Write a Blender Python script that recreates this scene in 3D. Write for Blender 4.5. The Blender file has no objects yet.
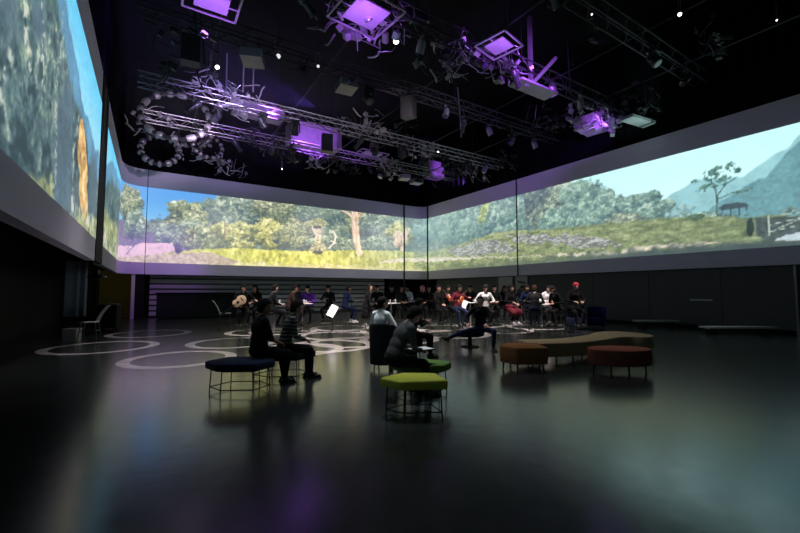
import bpy, bmesh, math, random
import numpy as np
from mathutils import Vector, Matrix
random.seed(7)
SC = bpy.context.scene
COL = SC.collection
PI = math.pi
R = math.radians

# ------------------------------------------------------------------ camera
F_PX, CAM_H, YAW, PITCH = 394.0, 1.5, R(32.4), math.atan(24.0 / 394.0)
cam_d = bpy.data.cameras.new('camera'); cam = bpy.data.objects.new('camera', cam_d); COL.objects.link(cam)
cam_d.lens = F_PX / 800 * 36; cam_d.sensor_width = 36; cam_d.clip_end = 200
cam.location = (0, 0, CAM_H); cam.rotation_euler = (PI / 2 + PITCH, 0, -YAW)
SC.camera = cam
SC.view_settings.view_transform = 'Standard'; SC.view_settings.look = 'None'
SC.view_settings.gamma = 1; SC.view_settings.use_curve_mapping = False
SC.view_settings.exposure = 0.0
FH = Vector((math.sin(YAW), math.cos(YAW), 0)); RT = Vector((math.cos(YAW), -math.sin(YAW), 0)); UP = Vector((0, 0, 1))
FW = FH * math.cos(PITCH) + UP * math.sin(PITCH); UC = UP * math.cos(PITCH) - FH * math.sin(PITCH)

def ray(px, py):
    return FW + RT * ((px - 400) / F_PX) - UC * ((py - 266.5) / F_PX)
def at(px, py, z):                      # the point of height z that the photograph shows at px, py
    d = ray(px, py); t = (z - CAM_H) / d.z
    return Vector((d.x * t, d.y * t, z))
def at_depth(px, depth):                # ground point by image column and distance
    d = FH + RT * ((px - 400) / F_PX)
    return Vector((d.x * depth, d.y * depth, 0))
def on_x(px, py, X):
    d = ray(px, py); t = X / d.x
    return Vector((X, d.y * t, CAM_H + d.z * t))
def on_y(px, py, Y):
    d = ray(px, py); t = Y / d.y
    return Vector((d.x * t, Y, CAM_H + d.z * t))

XL, XR, YB = -1.4, 18.3, 25.4
Z0, Z1, Z2, Z3 = 2.38, 3.02, 7.15, 8.12

# ------------------------------------------------------------------ materials
def mat(name, col, rough=.6, metal=0., spec=.5, emit=None, strength=1., noise=0., nscale=8., sheen=0.):
    m = bpy.data.materials.new(name); m.use_nodes = True
    nt = m.node_tree; b = nt.nodes['Principled BSDF']
    b.inputs['Base Color'].default_value = (*col, 1)
    b.inputs['Roughness'].default_value = rough; b.inputs['Metallic'].default_value = metal
    b.inputs['Specular IOR Level'].default_value = spec
    if sheen: b.inputs['Sheen Weight'].default_value = sheen
    if emit:
        b.inputs['Emission Color'].default_value = (*emit, 1); b.inputs['Emission Strength'].default_value = strength
    if noise:
        tc = nt.nodes.new('ShaderNodeTexCoord'); n = nt.nodes.new('ShaderNodeTexNoise')
        n.inputs['Scale'].default_value = nscale; n.inputs['Detail'].default_value = 5
        mx = nt.nodes.new('ShaderNodeMix'); mx.data_type = 'RGBA'
        mx.inputs[6].default_value = (*[c * (1 - noise) for c in col], 1)
        mx.inputs[7].default_value = (*[min(1, c * (1 + noise)) for c in col], 1)
        nt.links.new(tc.outputs['Object'], n.inputs['Vector']); nt.links.new(n.outputs['Fac'], mx.inputs[0])
        nt.links.new(mx.outputs[2], b.inputs['Base Color'])
    return m
M = dict(
    screen=mat('screen_paint', (.84, .80, .96), .9, spec=.1, noise=.05, nscale=1.5),
    black=mat('matt_black', (.006, .006, .007), .8, spec=.2),
    drape=mat('black_drape', (.005, .005, .008), .95, spec=.1, noise=.3, nscale=2),
    wallgrey=mat('dark_grey_panel', (.12, .122, .12), .7, spec=.25, noise=.12, nscale=1.2),
    slat=mat('grey_slat', (.46, .44, .45), .6, noise=.1, nscale=3),
    recess=mat('recess_black', (.012, .012, .014), .9),
    rig=mat('rig_black_metal', (.035, .035, .04), .4, .3),
    alu=mat('rig_aluminium', (.42, .40, .44), .38, .75, noise=.15, nscale=6),
    duct=mat('galvanised_duct', (.38, .36, .40), .45, .5, noise=.25, nscale=3),
    chrome=mat('wire_steel', (.18, .18, .19), .3, .9),
    wire=mat('dark_wire', (.03, .03, .032), .35, .8),
    white=mat('white_laminate', (.8, .78, .77), .35, noise=.03),
    paper=mat('paper', (.92, .92, .94), .8, noise=.03),
    navy=mat('navy_felt', (.009, .014, .045), .95, noise=.25, nscale=60, sheen=.1),
    yellow=mat('yellow_green_felt', (.50, .52, .08), .95, noise=.12, nscale=50),
    green=mat('green_felt', (.12, .22, .06), .95, noise=.15, nscale=50),
    darkgreen=mat('dark_green_felt', (.02, .035, .022), .95, noise=.2, nscale=50),
    brown=mat('rust_brown_felt', (.25, .11, .045), .95, noise=.15, nscale=50),
    tan=mat('tan_felt', (.34, .26, .16), .95, noise=.12, nscale=50),
    red=mat('dark_red_felt', (.24, .075, .05), .95, noise=.15, nscale=50),
    charcoal=mat('charcoal_felt', (.016, .016, .018), .95, noise=.2, nscale=50),
    blue=mat('royal_blue_felt', (.012, .016, .11), .95, noise=.2, nscale=50),
    skin=mat('skin_light', (.50, .30, .22), .55, noise=.06, nscale=20),
    skin2=mat('skin_tan', (.36, .2, .13), .55, noise=.06, nscale=20),
    hair=mat('hair_black', (.008, .007, .007), .8, spec=.15, noise=.4, nscale=40),
    hair_b=mat('hair_brown', (.03, .016, .01), .8, spec=.15, noise=.4, nscale=40),
    hair_p=mat('hair_pink', (.5, .16, .2), .6, noise=.3, nscale=40),
    capred=mat('red_knit', (.45, .02, .04), .9, noise=.2, nscale=60),
    c_black=mat('cloth_black', (.007, .007, .008), .9, noise=.3, nscale=14, sheen=.05),
    c_char=mat('cloth_charcoal', (.018, .019, .021), .9, noise=.3, nscale=14),
    c_grey=mat('cloth_grey', (.085, .09, .095), .9, noise=.2, nscale=14),
    c_white=mat('cloth_white', (.72, .72, .74), .85, noise=.06, nscale=14),
    c_lblue=mat('cloth_pale_blue', (.86, .86, .88), .85, noise=.08, nscale=14),
    c_navy=mat('denim_navy', (.012, .02, .055), .9, noise=.3, nscale=20),
    c_denim=mat('denim_blue', (.03, .04, .09), .9, noise=.3, nscale=20),
    c_purple=mat('cloth_violet', (.10, .03, .30), .85, noise=.2, nscale=14),
    c_red=mat('cloth_dark_red', (.13, .02, .03), .85, noise=.2, nscale=14),
    c_pink=mat('cloth_pale_pink', (.7, .42, .45), .85, noise=.1, nscale=14),
    c_brown=mat('cloth_brown', (.045, .025, .02), .85, noise=.2, nscale=14),
    shoe_b=mat('shoe_black', (.012, .012, .012), .4),
    shoe_w=mat('shoe_white', (.7, .7, .7), .5),
    eye=mat('eye_dark', (.01, .01, .01), .2),
    lip=mat('lip', (.35, .12, .1), .5),
    wood=mat('guitar_spruce', (.85, .62, .42), .35, noise=.1, nscale=5),
    varnish=mat('violin_varnish', (.32, .07, .02), .25, noise=.2, nscale=8),
    ebony=mat('ebony', (.012, .01, .01), .4),
    glass=mat('tumbler', (.55, .55, .58), .15, spec=.8),
    lamp_w=mat('lamp_lens_white', (.8, .8, .8), .3, emit=(1, .96, .9), strength=7),
    lamp_s=mat('lamp_lens_soft', (.8, .8, .8), .3, emit=(.8, .82, .9), strength=1.0),
    lamp_v=mat('lamp_lens_violet', (.5, .4, .8), .3, emit=(.5, .2, 1.), strength=3.0),
    lens=mat('lens_glass', (.05, .05, .08), .08, spec=.9),
    led=mat('small_led', (.3, .3, .3), .3, emit=(.7, .9, 1.), strength=3),
    yellowwall=mat('ochre_wall', (.16, .14, .04), .8, noise=.15, nscale=2),
    lilacpost=mat('pale_post', (.55, .52, .58), .6),
    curtain=mat('grey_curtain', (.30, .33, .45), .95, noise=.1, nscale=2),
)
def striped(name, c1, c2, freq):
    m = mat(name, c1, .9); nt = m.node_tree; b = nt.nodes['Principled BSDF']
    tc = nt.nodes.new('ShaderNodeTexCoord'); w = nt.nodes.new('ShaderNodeTexWave'); w.bands_direction = 'Z'
    w.inputs['Scale'].default_value = freq; w.inputs['Distortion'].default_value = 1.2; w.inputs['Detail'].default_value = 1
    r = nt.nodes.new('ShaderNodeValToRGB'); r.color_ramp.elements[0].position = .62; r.color_ramp.elements[1].position = .72
    r.color_ramp.elements[0].color = (*c1, 1); r.color_ramp.elements[1].color = (*c2, 1)
    nt.links.new(tc.outputs['Object'], w.inputs['Vector']); nt.links.new(w.outputs['Fac'], r.inputs['Fac'])
    nt.links.new(r.outputs['Color'], b.inputs['Base Color']); return m
for k_ in list(M):
    if k_.startswith('c_') or 'felt' in M[k_].name: M[k_].node_tree.nodes['Principled BSDF'].inputs['Specular IOR Level'].default_value = .08
M['c_stripe'] = striped('cloth_striped', (.012, .012, .013), (.16, .16, .15), 5.2)

# ------------------------------------------------------------------ mesh builder
class MB:
    def __init__(s): s.v = []; s.f = []
    def add(s, vs, fs):
        o = len(s.v); s.v += [tuple(p) for p in vs]; s.f += [tuple(i + o for i in f) for f in fs]; return s
    def box(s, c, d, rz=0, rot=None):
        x, y, z = d[0] / 2, d[1] / 2, d[2] / 2
        P = [Vector((a * x, b * y, e * z)) for e in (-1, 1) for b in (-1, 1) for a in (-1, 1)]
        m = rot if rot is not None else Matrix.Rotation(rz, 3, 'Z')
        P = [m @ p + Vector(c) for p in P]
        return s.add(P, [(0, 2, 3, 1), (4, 5, 7, 6), (0, 1, 5, 4), (2, 6, 7, 3), (0, 4, 6, 2), (1, 3, 7, 5)])
    def tube(s, pts, r, n=8, closed=False):
        pts = [Vector(p) for p in pts]; N = len(pts)
        rs = r if isinstance(r, (list, tuple)) else [r] * N
        vs = []; prev = None
        for i, p in enumerate(pts):
            a = pts[i - 1] if (i or closed) else p; b = pts[(i + 1) % N] if (i < N - 1 or closed) else p
            t = (b - a).normalized()
            if prev is None:
                u = t.orthogonal().normalized()
            else:
                u = (prev - t * prev.dot(t)); u = u.normalized() if u.length > 1e-6 else t.orthogonal().normalized()
            prev = u; w = t.cross(u)
            for k in range(n):
                an = 2 * PI * k / n; vs.append(p + (u * math.cos(an) + w * math.sin(an)) * rs[i])
        fs = []
        for i in range(N if closed else N - 1):
            j = (i + 1) % N
            for k in range(n):
                l = (k + 1) % n; fs.append((i * n + k, i * n + l, j * n + l, j * n + k))
        if not closed:
            fs.append(tuple(range(n))[::-1]); fs.append(tuple((N - 1) * n + k for k in range(n)))
        return s.add(vs, fs)
    def lathe(s, prof, c=(0, 0, 0), n=24, rot=None):
        vs = []
        for (r, z) in prof:
            for k in range(n):
                a = 2 * PI * k / n; p = Vector((r * math.cos(a), r * math.sin(a), z))
                vs.append((rot @ p if rot is not None else p) + Vector(c))
        fs = []
        for i in range(len(prof) - 1):
            for k in range(n):
                l = (k + 1) % n; fs.append((i * n + k, i * n + l, (i + 1) * n + l, (i + 1) * n + k))
        fs.append(tuple(range(n))[::-1]); fs.append(tuple((len(prof) - 1) * n + k for k in range(n)))
        return s.add(vs, fs)
    def prism(s, poly, z0, z1, c=(0, 0, 0), inset=0.):
        n = len(poly); cx = sum(p[0] for p in poly) / n; cy = sum(p[1] for p in poly) / n
        def sc(p, k):
            d = Vector((p[0] - cx, p[1] - cy)); L = d.length; d = d * ((L - k) / L); return (cx + d.x, cy + d.y)
        rows = []
        if inset:
            rows = [(z0, inset), (z0 + inset * .5, inset * .25), (z0 + inset, 0), (z1 - inset, 0), (z1 - inset * .4, inset * .3), (z1, inset)]
        else:
            rows = [(z0, 0), (z1, 0)]
        vs = [(*sc(p, k), z) for z, k in rows for p in poly]; vs = [Vector(v) + Vector(c) for v in vs]
        fs = [(i * n + k, i * n + (k + 1) % n, (i + 1) * n + (k + 1) % n, (i + 1) * n + k) for i in range(len(rows) - 1) for k in range(n)]
        fs.append(tuple(range(n))[::-1]); fs.append(tuple((len(rows) - 1) * n + k for k in range(n)))
        return s.add(vs, fs)
    def ell(s, c, r, rot=None, nu=14, nv=9):
        vs = [Vector((0, 0, -1))]
        for j in range(1, nv):
            t = PI * j / nv - PI / 2
            for i in range(nu):
                a = 2 * PI * i / nu; vs.append(Vector((math.cos(t) * math.cos(a), math.cos(t) * math.sin(a), math.sin(t))))
        vs.append(Vector((0, 0, 1)))
        fs = [(0, 1 + (i + 1) % nu, 1 + i) for i in range(nu)]
        for j in range(nv - 2):
            for i in range(nu):
                a = 1 + j * nu + i; b = 1 + j * nu + (i + 1) % nu; fs.append((a, b, b + nu, a + nu))
        e = 1 + (nv - 2) * nu; fs += [(e + i, e + (i + 1) % nu, len(vs) - 1) for i in range(nu)]
        rr = Vector(r); m = rot if rot is not None else Matrix.Identity(3)
        return s.add([m @ Vector((v.x * rr.x, v.y * rr.y, v.z * rr.z)) + Vector(c) for v in vs], fs)
    def cap(s, a, ra, b, rb, n=12):
        a = Vector(a); b = Vector(b); d = (b - a); L = d.length
        if L < 1e-5: return s.ell(a, (ra,) * 3)
        t = d / L; pts = []; rs = []
        for k in range(4):
            an = PI / 2 * (k + .15) / 4.15; pts.append(a - t * ra * math.cos(an)); rs.append(ra * math.sin(an) + 1e-4)
        pts.append(a); rs.append(ra); pts.append(b); rs.append(rb)
        for k in range(3, -1, -1):
            an = PI / 2 * (k + .15) / 4.15; pts.append(b + t * rb * math.cos(an)); rs.append(rb * math.sin(an) + 1e-4)
        return s.tube(pts, rs, n)
    def mesh(s, name, mats, smooth=False, idx=None):
        me = bpy.data.meshes.new(name); me.from_pydata(s.v, [], s.f)
        for m in (mats if isinstance(mats, (list, tuple)) else [mats]): me.materials.append(m)
        if idx is not None: me.polygons.foreach_set('material_index', idx)
        bm = bmesh.new(); bm.from_mesh(me); bmesh.ops.recalc_face_normals(bm, faces=bm.faces); bm.to_mesh(me); bm.free()
        if smooth: smooth_mesh(me)
        return me
    def build(s, name, m, parent=None, smooth=False, loc=None, rz=0):
        o = bpy.data.objects.new(name, s.mesh(name, m, smooth)); COL.objects.link(o)
        if parent: o.parent = parent
        if loc is not None: o.location = loc
        o.rotation_euler.z = rz
        return o
def smooth_mesh(me, ang=38):
    me.polygons.foreach_set('use_smooth', [True] * len(me.polygons)); me.update()
    me.set_sharp_from_angle(angle=R(ang))
def tag(o, label, cat, group=None, kind=None):
    o['label'] = label; o['category'] = cat
    if group: o['group'] = group
    if kind: o['kind'] = kind
    return o
def thing(name, label, cat, loc=(0, 0, 0), rz=0, group=None):
    o = bpy.data.objects.new(name, None); COL.objects.link(o); o.location = loc; o.rotation_euler = (0, 0, rz)
    o.empty_display_size = .1
    return tag(o, label, cat, group)
def structure(o): o['kind'] = 'structure'; return o
KIDS = {}
def copy_tree(o, parent=None):
    c = o.copy(); COL.objects.link(c)
    if parent: c.parent = parent
    for ch in list(o.children): copy_tree(ch, c)
    return c
def dup(root, loc, rz, label, group=None):
    c = copy_tree(root); c.location = loc; c.rotation_euler = (0, 0, rz); c['label'] = label
    if group: c['group'] = group
    return c
ORD = ['first', 'second', 'third', 'fourth', 'fifth', 'sixth', 'seventh', 'eighth', 'ninth', 'tenth', 'eleventh', 'twelfth']

# ------------------------------------------------------------------ projected picture
def vnoise(x, y, seed=0):
    xi = np.floor(x).astype(np.int64); yi = np.floor(y).astype(np.int64); fx = x - xi; fy = y - yi
    fx = fx * fx * (3 - 2 * fx); fy = fy * fy * (3 - 2 * fy)
    def h(a, b):
        n = (a * 374761393 + b * 668265263 + seed * 982451653) & 0xffffffff
        n = ((n ^ (n >> 13)) * 1274126177) & 0xffffffff; n = n ^ (n >> 16)
        return (n & 0xffff) / 65535.0
    a, b, c, d = h(xi, yi), h(xi + 1, yi), h(xi, yi + 1), h(xi + 1, yi + 1)
    return (a * (1 - fx) + b * fx) * (1 - fy) + (c * (1 - fx) + d * fx) * fy
def fbm(x, y, seed=0, octv=4, gain=.5):
    t = 0; a = 1; s = 0
    for i in range(octv):
        t = t + a * vnoise(x * 2 ** i, y * 2 ** i, seed + i * 17); s += a; a *= gain
    return t / s
def rgb(c): return np.array(c, float) / 255.0
def over(img, mask, col):
    col = np.asarray(col)
    if col.ndim == 1: col = col[None, :]
    m = np.clip(mask, 0, 1)[:, None]; return img * (1 - m) + col * m
def sstep(a, b, x): t = np.clip((x - a) / (b - a), 0, 1); return t * t * (3 - 2 * t)
def ramp(t, cols):
    t = np.clip(t, 0, 1) * (len(cols) - 1); cols = np.array([rgb(c) for c in cols]); i = np.clip(t.astype(int), 0, len(cols) - 2); f = (t - i)[:, None]
    return cols[i] * (1 - f) + cols[i + 1] * f
# picture coordinate: s runs along the back wall (s = X) and on down the right wall (s = XR + YB - Y)
def to_s(px, py):
    p = on_y(px, py, YB)
    if px <= 414: return p.x, p.z
    p = on_x(px, py, XR); return XR + YB - p.y, p.z
def line(pts):
    q = sorted(to_s(*p) for p in pts); return np.array([a for a, b in q]), np.array([b for a, b in q])
def foliage(img, S, V, px, py, wpx, hpx, cols, seed, scale=1., dens=.5, soft=.08, subs=16, open_=0.):
    s0, v0 = to_s(px, py); s1, _ = to_s(px + wpx, py); _, v1 = to_s(px, py - hpx)
    rx = abs(s1 - s0); ry = abs(v1 - v0); near = np.where((np.abs(S - s0) < rx * 1.6) & (np.abs(V - v0) < ry * 1.7))[0]
    if not len(near): return img
    s_, v_ = S[near], V[near]; loc = img[near]; rg = random.Random(seed)
    if rx < .5: subs = 5
    leaf = fbm(s_ * 5.5 * scale, v_ * 7 * scale, seed + 5, 4, .85) - .5; edge = fbm(s_ * 3 * scale, v_ * 3 * scale, seed + 9, 4, .8) - .5
    blobs = []
    for i in range(subs):
        a = rg.uniform(0, 2 * PI); r = math.sqrt(rg.random()) * .8; blobs.append((s0 + rx * r * math.cos(a), v0 + ry * r * math.sin(a), rg.uniform(.28, .46)))
    blobs.sort(key=lambda q: -q[1]); blobs.insert(0, (s0, v0, .82))
    for k, (bs, bv, br) in enumerate(blobs):
        if k == 0 and open_: continue
        ax, ay = rx * br, ry * br * 1.15; d = np.hypot((s_ - bs) / ax, (v_ - bv) / ay) + edge * (1.1 if k else .7)
        t = (.36 if k else .22) + .26 * np.clip((v_ - bv) / ay, -1.2, 1.2) - .10 * np.clip((s_ - bs) / ax, -1, 1) + 1.65 * leaf + .1 * (v_ - v0) / ry + rg.uniform(-.06, .06)
        m = sstep(1.04, .92, d) * (1 if not open_ else (edge + leaf * .6 > -.5 + open_))
        loc = over(loc, m, ramp(t, cols))
    img = img.copy(); img[near] = loc; return img
def shape(img, S, V, poly, col, soft=.03, tex=0., seed=1):      # polygon given in the photograph's pixels
    P = [to_s(*p) for p in poly]; inside = np.zeros(len(S), bool); n = len(P)
    for i in range(n):
        x0, y0 = P[i]; x1, y1 = P[(i + 1) % n]
        if y0 == y1: continue
        c = ((y0 > V) != (y1 > V)) & (S < (x1 - x0) * (V - y0) / (y1 - y0) + x0); inside ^= c
    col = rgb(col)[None, :] * np.ones((len(S), 1))
    if tex: col = col * (1 + tex * (fbm(S * 9, V * 9, seed, 3, .7)[:, None] - .5) * 2)
    return over(img, inside.astype(float), col)
def stroke(img, S, V, pts, wpx, col, tex=.15, seed=3):
    P = [to_s(*p) for p in pts]
    for i in range(len(P) - 1):
        (x0, y0), (x1, y1) = P[i], P[i + 1]; w = wpx * .5
        s0, _ = to_s(pts[i][0] + w, pts[i][1]); wm = abs(s0 - P[i][0])
        dx, dy = x1 - x0, y1 - y0; t = np.clip(((S - x0) * dx + (V - y0) * dy) / (dx * dx + dy * dy), 0, 1)
        d = np.hypot(S - x0 - t * dx, V - y0 - t * dy) + (fbm(S * 5, V * 5, seed, 2) - .5) * wm * .8
        c = rgb(col)[None, :] * (1 + tex * 2 * (fbm(S * 9, V * 3, seed + 1, 3) - .5)[:, None])
        img = over(img, sstep(wm * 1.2, wm * .8, d), c)
    return img

G_BACK = [(56, 70, 84), (88, 102, 92), (124, 134, 104), (170, 176, 138), (240, 238, 204)]
G_WARM = [(70, 84, 84), (112, 122, 84), (158, 162, 98), (212, 208, 140), (252, 246, 206)]
G_COOL = [(58, 78, 92), (84, 106, 106), (112, 132, 118), (156, 172, 150), (222, 228, 202)]
G_TEAL = [(66, 98, 104), (88, 122, 120), (110, 144, 134), (142, 174, 158), (196, 220, 198)]
G_FAR = [(92, 134, 138), (112, 156, 158), (132, 174, 176), (156, 194, 196), (180, 212, 212)]
def paint_main(S, V):
    n = len(S)
    # sky : deep blue over the back wall, pale cyan haze to the right
    k = sstep(10, 26, S)[:, None]; hgt = sstep(4.2, 7.2, V)[:, None]
    blue = rgb((126, 188, 228)) * (1 - hgt) + rgb((74, 150, 222)) * hgt
    cyan = rgb((206, 244, 244)) * (1 - hgt) + rgb((186, 240, 242)) * hgt
    img = blue * (1 - k) + cyan * k
    cl = fbm(S * .3, V * .9, 77, 4); img = img + (sstep(.55, .8, cl) * .05)[:, None]
    # distant mountain to the right
    for pts, cA, sd in (([(660, 200), (690, 186), (715, 176), (740, 176), (760, 160), (790, 142), (800, 130), (880, 60)], (136, 188, 194), 31),
                        ([(560, 214), (640, 214), (700, 212), (730, 192), (765, 176), (785, 150), (800, 136), (830, 84), (880, 0)], (98, 148, 156), 41)):
        ls, lv = line(pts); ridge = np.interp(S, ls, lv, left=-9) + (fbm(S * 1.3, S * 0, sd, 4) - .5) * .5
        col = rgb(cA)[None, :] * (.93 + .16 * fbm(S * 1.8, V * 3, sd + 2, 4)[:, None])
        img = over(img, sstep(-.03, .06, ridge - V), col)
    # back wall : tree line behind everything
    g = fbm(S * 2, V * 2, 12, 4, .6)
    ls, lv = line([(60, 222), (120, 222), (150, 222), (172, 214), (200, 206), (240, 208), (300, 212), (360, 214), (404, 216), (440, 212), (520, 196), (560, 190), (604, 190), (640, 206), (680, 217), (700, 218), (760, 218), (800, 218)])
    tl = np.interp(S, ls, lv, left=4.9, right=3.9) + (g - .5) * .9
    base = ramp(.34 + 1.1 * (fbm(S * 3, V * 4, 21, 4, .8) - .5), G_COOL)
    img = over(img, sstep(-.05, .1, tl - V), base)
    img = shape(img, S, V, [(60, 250), (60, 220), (120, 221), (160, 224), (200, 236), (200, 256)], (112, 104, 134), tex=.25, seed=8)
    F = [(118, 202, 28, 18, G_BACK, 1.4), (130, 226, 16, 16, G_COOL, 1.5),
         (200, 222, 38, 22, G_BACK, 1.), (236, 216, 30, 22, G_COOL, 1.), (180, 236, 30, 14, G_COOL, 1.2), (210, 240, 34, 14, G_BACK, 1.3),
         (262, 208, 22, 16, G_COOL, 1.1), (288, 210, 30, 18, G_BACK, 1.2), (240, 236, 24, 15, G_WARM, 1.4), (272, 236, 26, 15, G_WARM, 1.4),
         (318, 212, 26, 18, G_COOL, 1.1), (300, 236, 24, 14, G_BACK, 1.3), (338, 224, 22, 20, G_COOL, 1.1), (370, 222, 22, 18, G_BACK, 1.2),
         (388, 228, 24, 20, G_COOL, 1.2), (400, 236, 14, 12, G_WARM, 1.2), (342, 246, 30, 8, G_COOL, 1.6), (382, 244, 20, 9, G_COOL, 1.6)]
    for i, (x, y, w, h, c, sc) in enumerate(F): img = foliage(img, S, V, x, y, w, h, c, 100 + i * 9, sc)
    # right wall trees
    F = [(440, 224, 26, 18, G_TEAL, .8), (462, 226, 30, 22, G_TEAL, .8), (490, 214, 16, 13, [(78, 104, 80), (112, 138, 92), (150, 172, 112), (186, 200, 130), (214, 222, 160)], 1.1),
         (512, 216, 34, 26, G_TEAL, .8), (548, 202, 34, 30, G_COOL, .7), (584, 204, 30, 26, G_TEAL, .8), (560, 222, 30, 14, G_TEAL, 1.), (596, 216, 24, 18, G_TEAL, .9),
         (628, 206, 18, 10, G_TEAL, 1.2), (646, 199, 20, 7, G_TEAL, 1.2), (662, 204, 14, 5, G_TEAL, 1.3), (654, 212, 22, 8, G_TEAL, 1.1), (680, 213, 16, 8, G_FAR, 1.2), (700, 218, 22, 6, G_TEAL, 1.4), (620, 222, 24, 8, G_COOL, 1.4)]
    for i, (x, y, w, h, c, sc) in enumerate(F): img = foliage(img, S, V, x, y, w, h, c, 400 + i * 9, sc)
    # lone tree with open crown
    img = stroke(img, S, V, [(717, 216), (717, 196), (714, 184), (706, 178)], 1.8, (62, 84, 80))
    img = stroke(img, S, V, [(717, 196), (726, 184), (736, 178)], 1.3, (62, 84, 80))
    img = stroke(img, S, V, [(717, 200), (734, 192), (748, 190)], 1.1, (72, 96, 90))
    G_LONE = [(52, 92, 94), (68, 110, 106), (84, 126, 116), (104, 144, 130), (124, 162, 144)]
    for i, (x, y, w, h) in enumerate([(706, 176, 13, 7), (722, 171, 15, 9), (736, 166, 12, 7), (712, 184, 14, 4), (742, 190, 11, 4), (700, 190, 8, 3), (728, 180, 12, 5), (694, 182, 6, 3)]):
        img = foliage(img, S, V, x, y, w, h, G_LONE, 700 + i * 5, 1.6, subs=14, open_=.40)
    # meadow on the right wall
    ls, lv = line([(404, 252), (428, 252), (450, 247), (470, 240), (496, 232), (520, 230), (560, 228), (600, 224), (640, 219), (700, 217), (760, 216), (800, 215)])
    md = np.interp(S, ls, lv, left=-9) + (fbm(S * 3, V * 0, 51, 3) - .5) * .16
    mcol = ramp(.5 + 1.3 * (fbm(S * 2.6, V * 8, 52, 5, .75) - .5), [(62, 76, 48), (100, 116, 66), (140, 152, 86), (182, 188, 116), (222, 222, 170)])
    haze = sstep(22, 42, S)[:, None]; lum = mcol.mean(1, keepdims=True); mcol = mcol * .72 + .28 * lum * np.array([[.96, 1.04, 1.0]]); mcol = mcol * (1 - .35 * haze) + rgb((92, 118, 100)) * .35 * haze
    img = over(img, sstep(-.02, .05, md - V) * (S > 15), mcol)
    for poly, sd in (([(446, 252), (460, 246), (484, 240), (508, 243), (522, 250), (500, 254), (460, 256)], 61), ([(540, 238), (570, 234), (610, 240), (628, 244), (600, 247), (556, 244)], 62), ([(504, 236), (530, 234), (560, 238), (540, 244), (516, 242)], 63)):
        P = np.zeros((n, 3)) + rgb((146, 146, 158)); st = sstep(.44, .58, fbm(S * 4.5 + V * 7, V * 18 - S * 3, sd, 2, .4))
        P = P * (.74 + .55 * st[:, None] * (.4 + 1.1 * fbm(S * 8, V * 8, sd + 4, 2)[:, None]))
        q = [to_s(*p) for p in poly]; ins = np.zeros(n, bool)
        for i in range(len(q)):
            x0, y0 = q[i]; x1, y1 = q[(i + 1) % len(q)]; jit = (fbm(S * 3, V * 3, sd + 6, 3) - .5) * .5
            ins ^= ((y0 > V + jit) != (y1 > V + jit)) & (S < (x1 - x0) * (V + jit - y0) / (y1 - y0 + 1e-9) + x0)
        img = over(img, ins * .7, P)
    img = foliage(img, S, V, 697, 217, 10, 3.5, [(60, 84, 70), (72, 96, 80), (84, 112, 90), (100, 128, 100), (120, 144, 110)], 740, 1.5)
    # back wall grass
    ls, lv = line([(60, 256), (118, 256), (168, 252), (200, 249), (240, 248), (300, 251), (360, 250), (404, 251), (414, 252)])
    gl = np.interp(S, ls, lv, right=-9) + (fbm(S * 5, V * 0, 71, 3) - .5) * .14
    gw = sstep(9, 14, S)[:, None]
    gcol = ramp(.5 + 1.3 * (fbm(S * 5, V * 3.2, 72, 5, .75) - .5), [(92, 100, 46), (144, 150, 66), (190, 192, 88), (222, 222, 126), (248, 246, 196)])
    gcol = gcol * (1 - gw * .35) + gw * .35 * gcol.mean(1, keepdims=True) * np.array([[.98, 1.02, .86]])
    img = over(img, sstep(-.02, .04, gl - V), gcol)
    img = over(img, sstep(3.35, 3.1, V + (fbm(S * 4, V * 4, 75, 3) - .5) * .5) * (S < XR) * .8, ramp(fbm(S * 6, V * 5, 76, 4, .7), [(120, 116, 86), (170, 166, 120), (214, 210, 176), (240, 236, 220)]))
    img = shape(img, S, V, [(60, 262), (60, 246), (130, 246), (142, 243), (172, 243), (176, 251), (150, 256), (120, 262)], (206, 172, 188), tex=.15, seed=11)
    img = shape(img, S, V, [(60, 276), (60, 258), (120, 257), (160, 254), (210, 252), (240, 262), (200, 276)], (176, 160, 142), tex=.3, seed=12)
    img = stroke(img, S, V, [(120, 254), (140, 240)], 1.6, (92, 92, 128))
    img = stroke(img, S, V, [(120, 250), (136, 236)], .9, (92, 92, 128))
    img = foliage(img, S, V, 178, 249, 4, 5, [(40, 42, 70), (50, 54, 86), (64, 70, 100), (80, 90, 110), (90, 100, 120)], 760, 1.5)
    # sandy path along the foot of the meadow
    ls, lv = line([(380, 262), (404, 259), (428, 259), (470, 257), (520, 256), (560, 254), (620, 252), (660, 245), (700, 243), (730, 242), (760, 243)])
    pt = np.interp(S, ls, lv, left=-9, right=-9) - .05; nn = (fbm(S * 3, V * 4, 81, 4, .6) - .5)
    wid = np.interp(S, [13, 17, 22, 26, 30, 32, 34.5, 37, 38], [.08, .2, .14, .04, .02, .1, .15, .08, 0])
    wid = np.maximum(wid, .01)
    img = over(img, sstep(wid, wid * .4, np.abs(V - pt + nn * .35)) * .95, ramp(.5 + nn, [(170, 160, 136), (212, 202, 184), (236, 228, 216)]))
    low = sstep(3.5, 3.05, V + (fbm(S * 3, V * 3, 83, 3) - .5) * .7) * (S > 20)
    img = over(img, low * .75, ramp(.5 * fbm(S * 6, V * 9, 84, 4, .7) + .25 * sstep(24, 38, 62 - S), [(48, 62, 64), (70, 84, 78), (112, 122, 88), (166, 172, 116)]))
    # stone lantern, trunks and bare branch
    img = shape(img, S, V, [(302, 224.5), (312, 220), (319, 217), (325, 221), (330, 224.5), (322, 226), (310, 226)], (150, 154, 112), tex=.5, seed=13)
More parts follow.
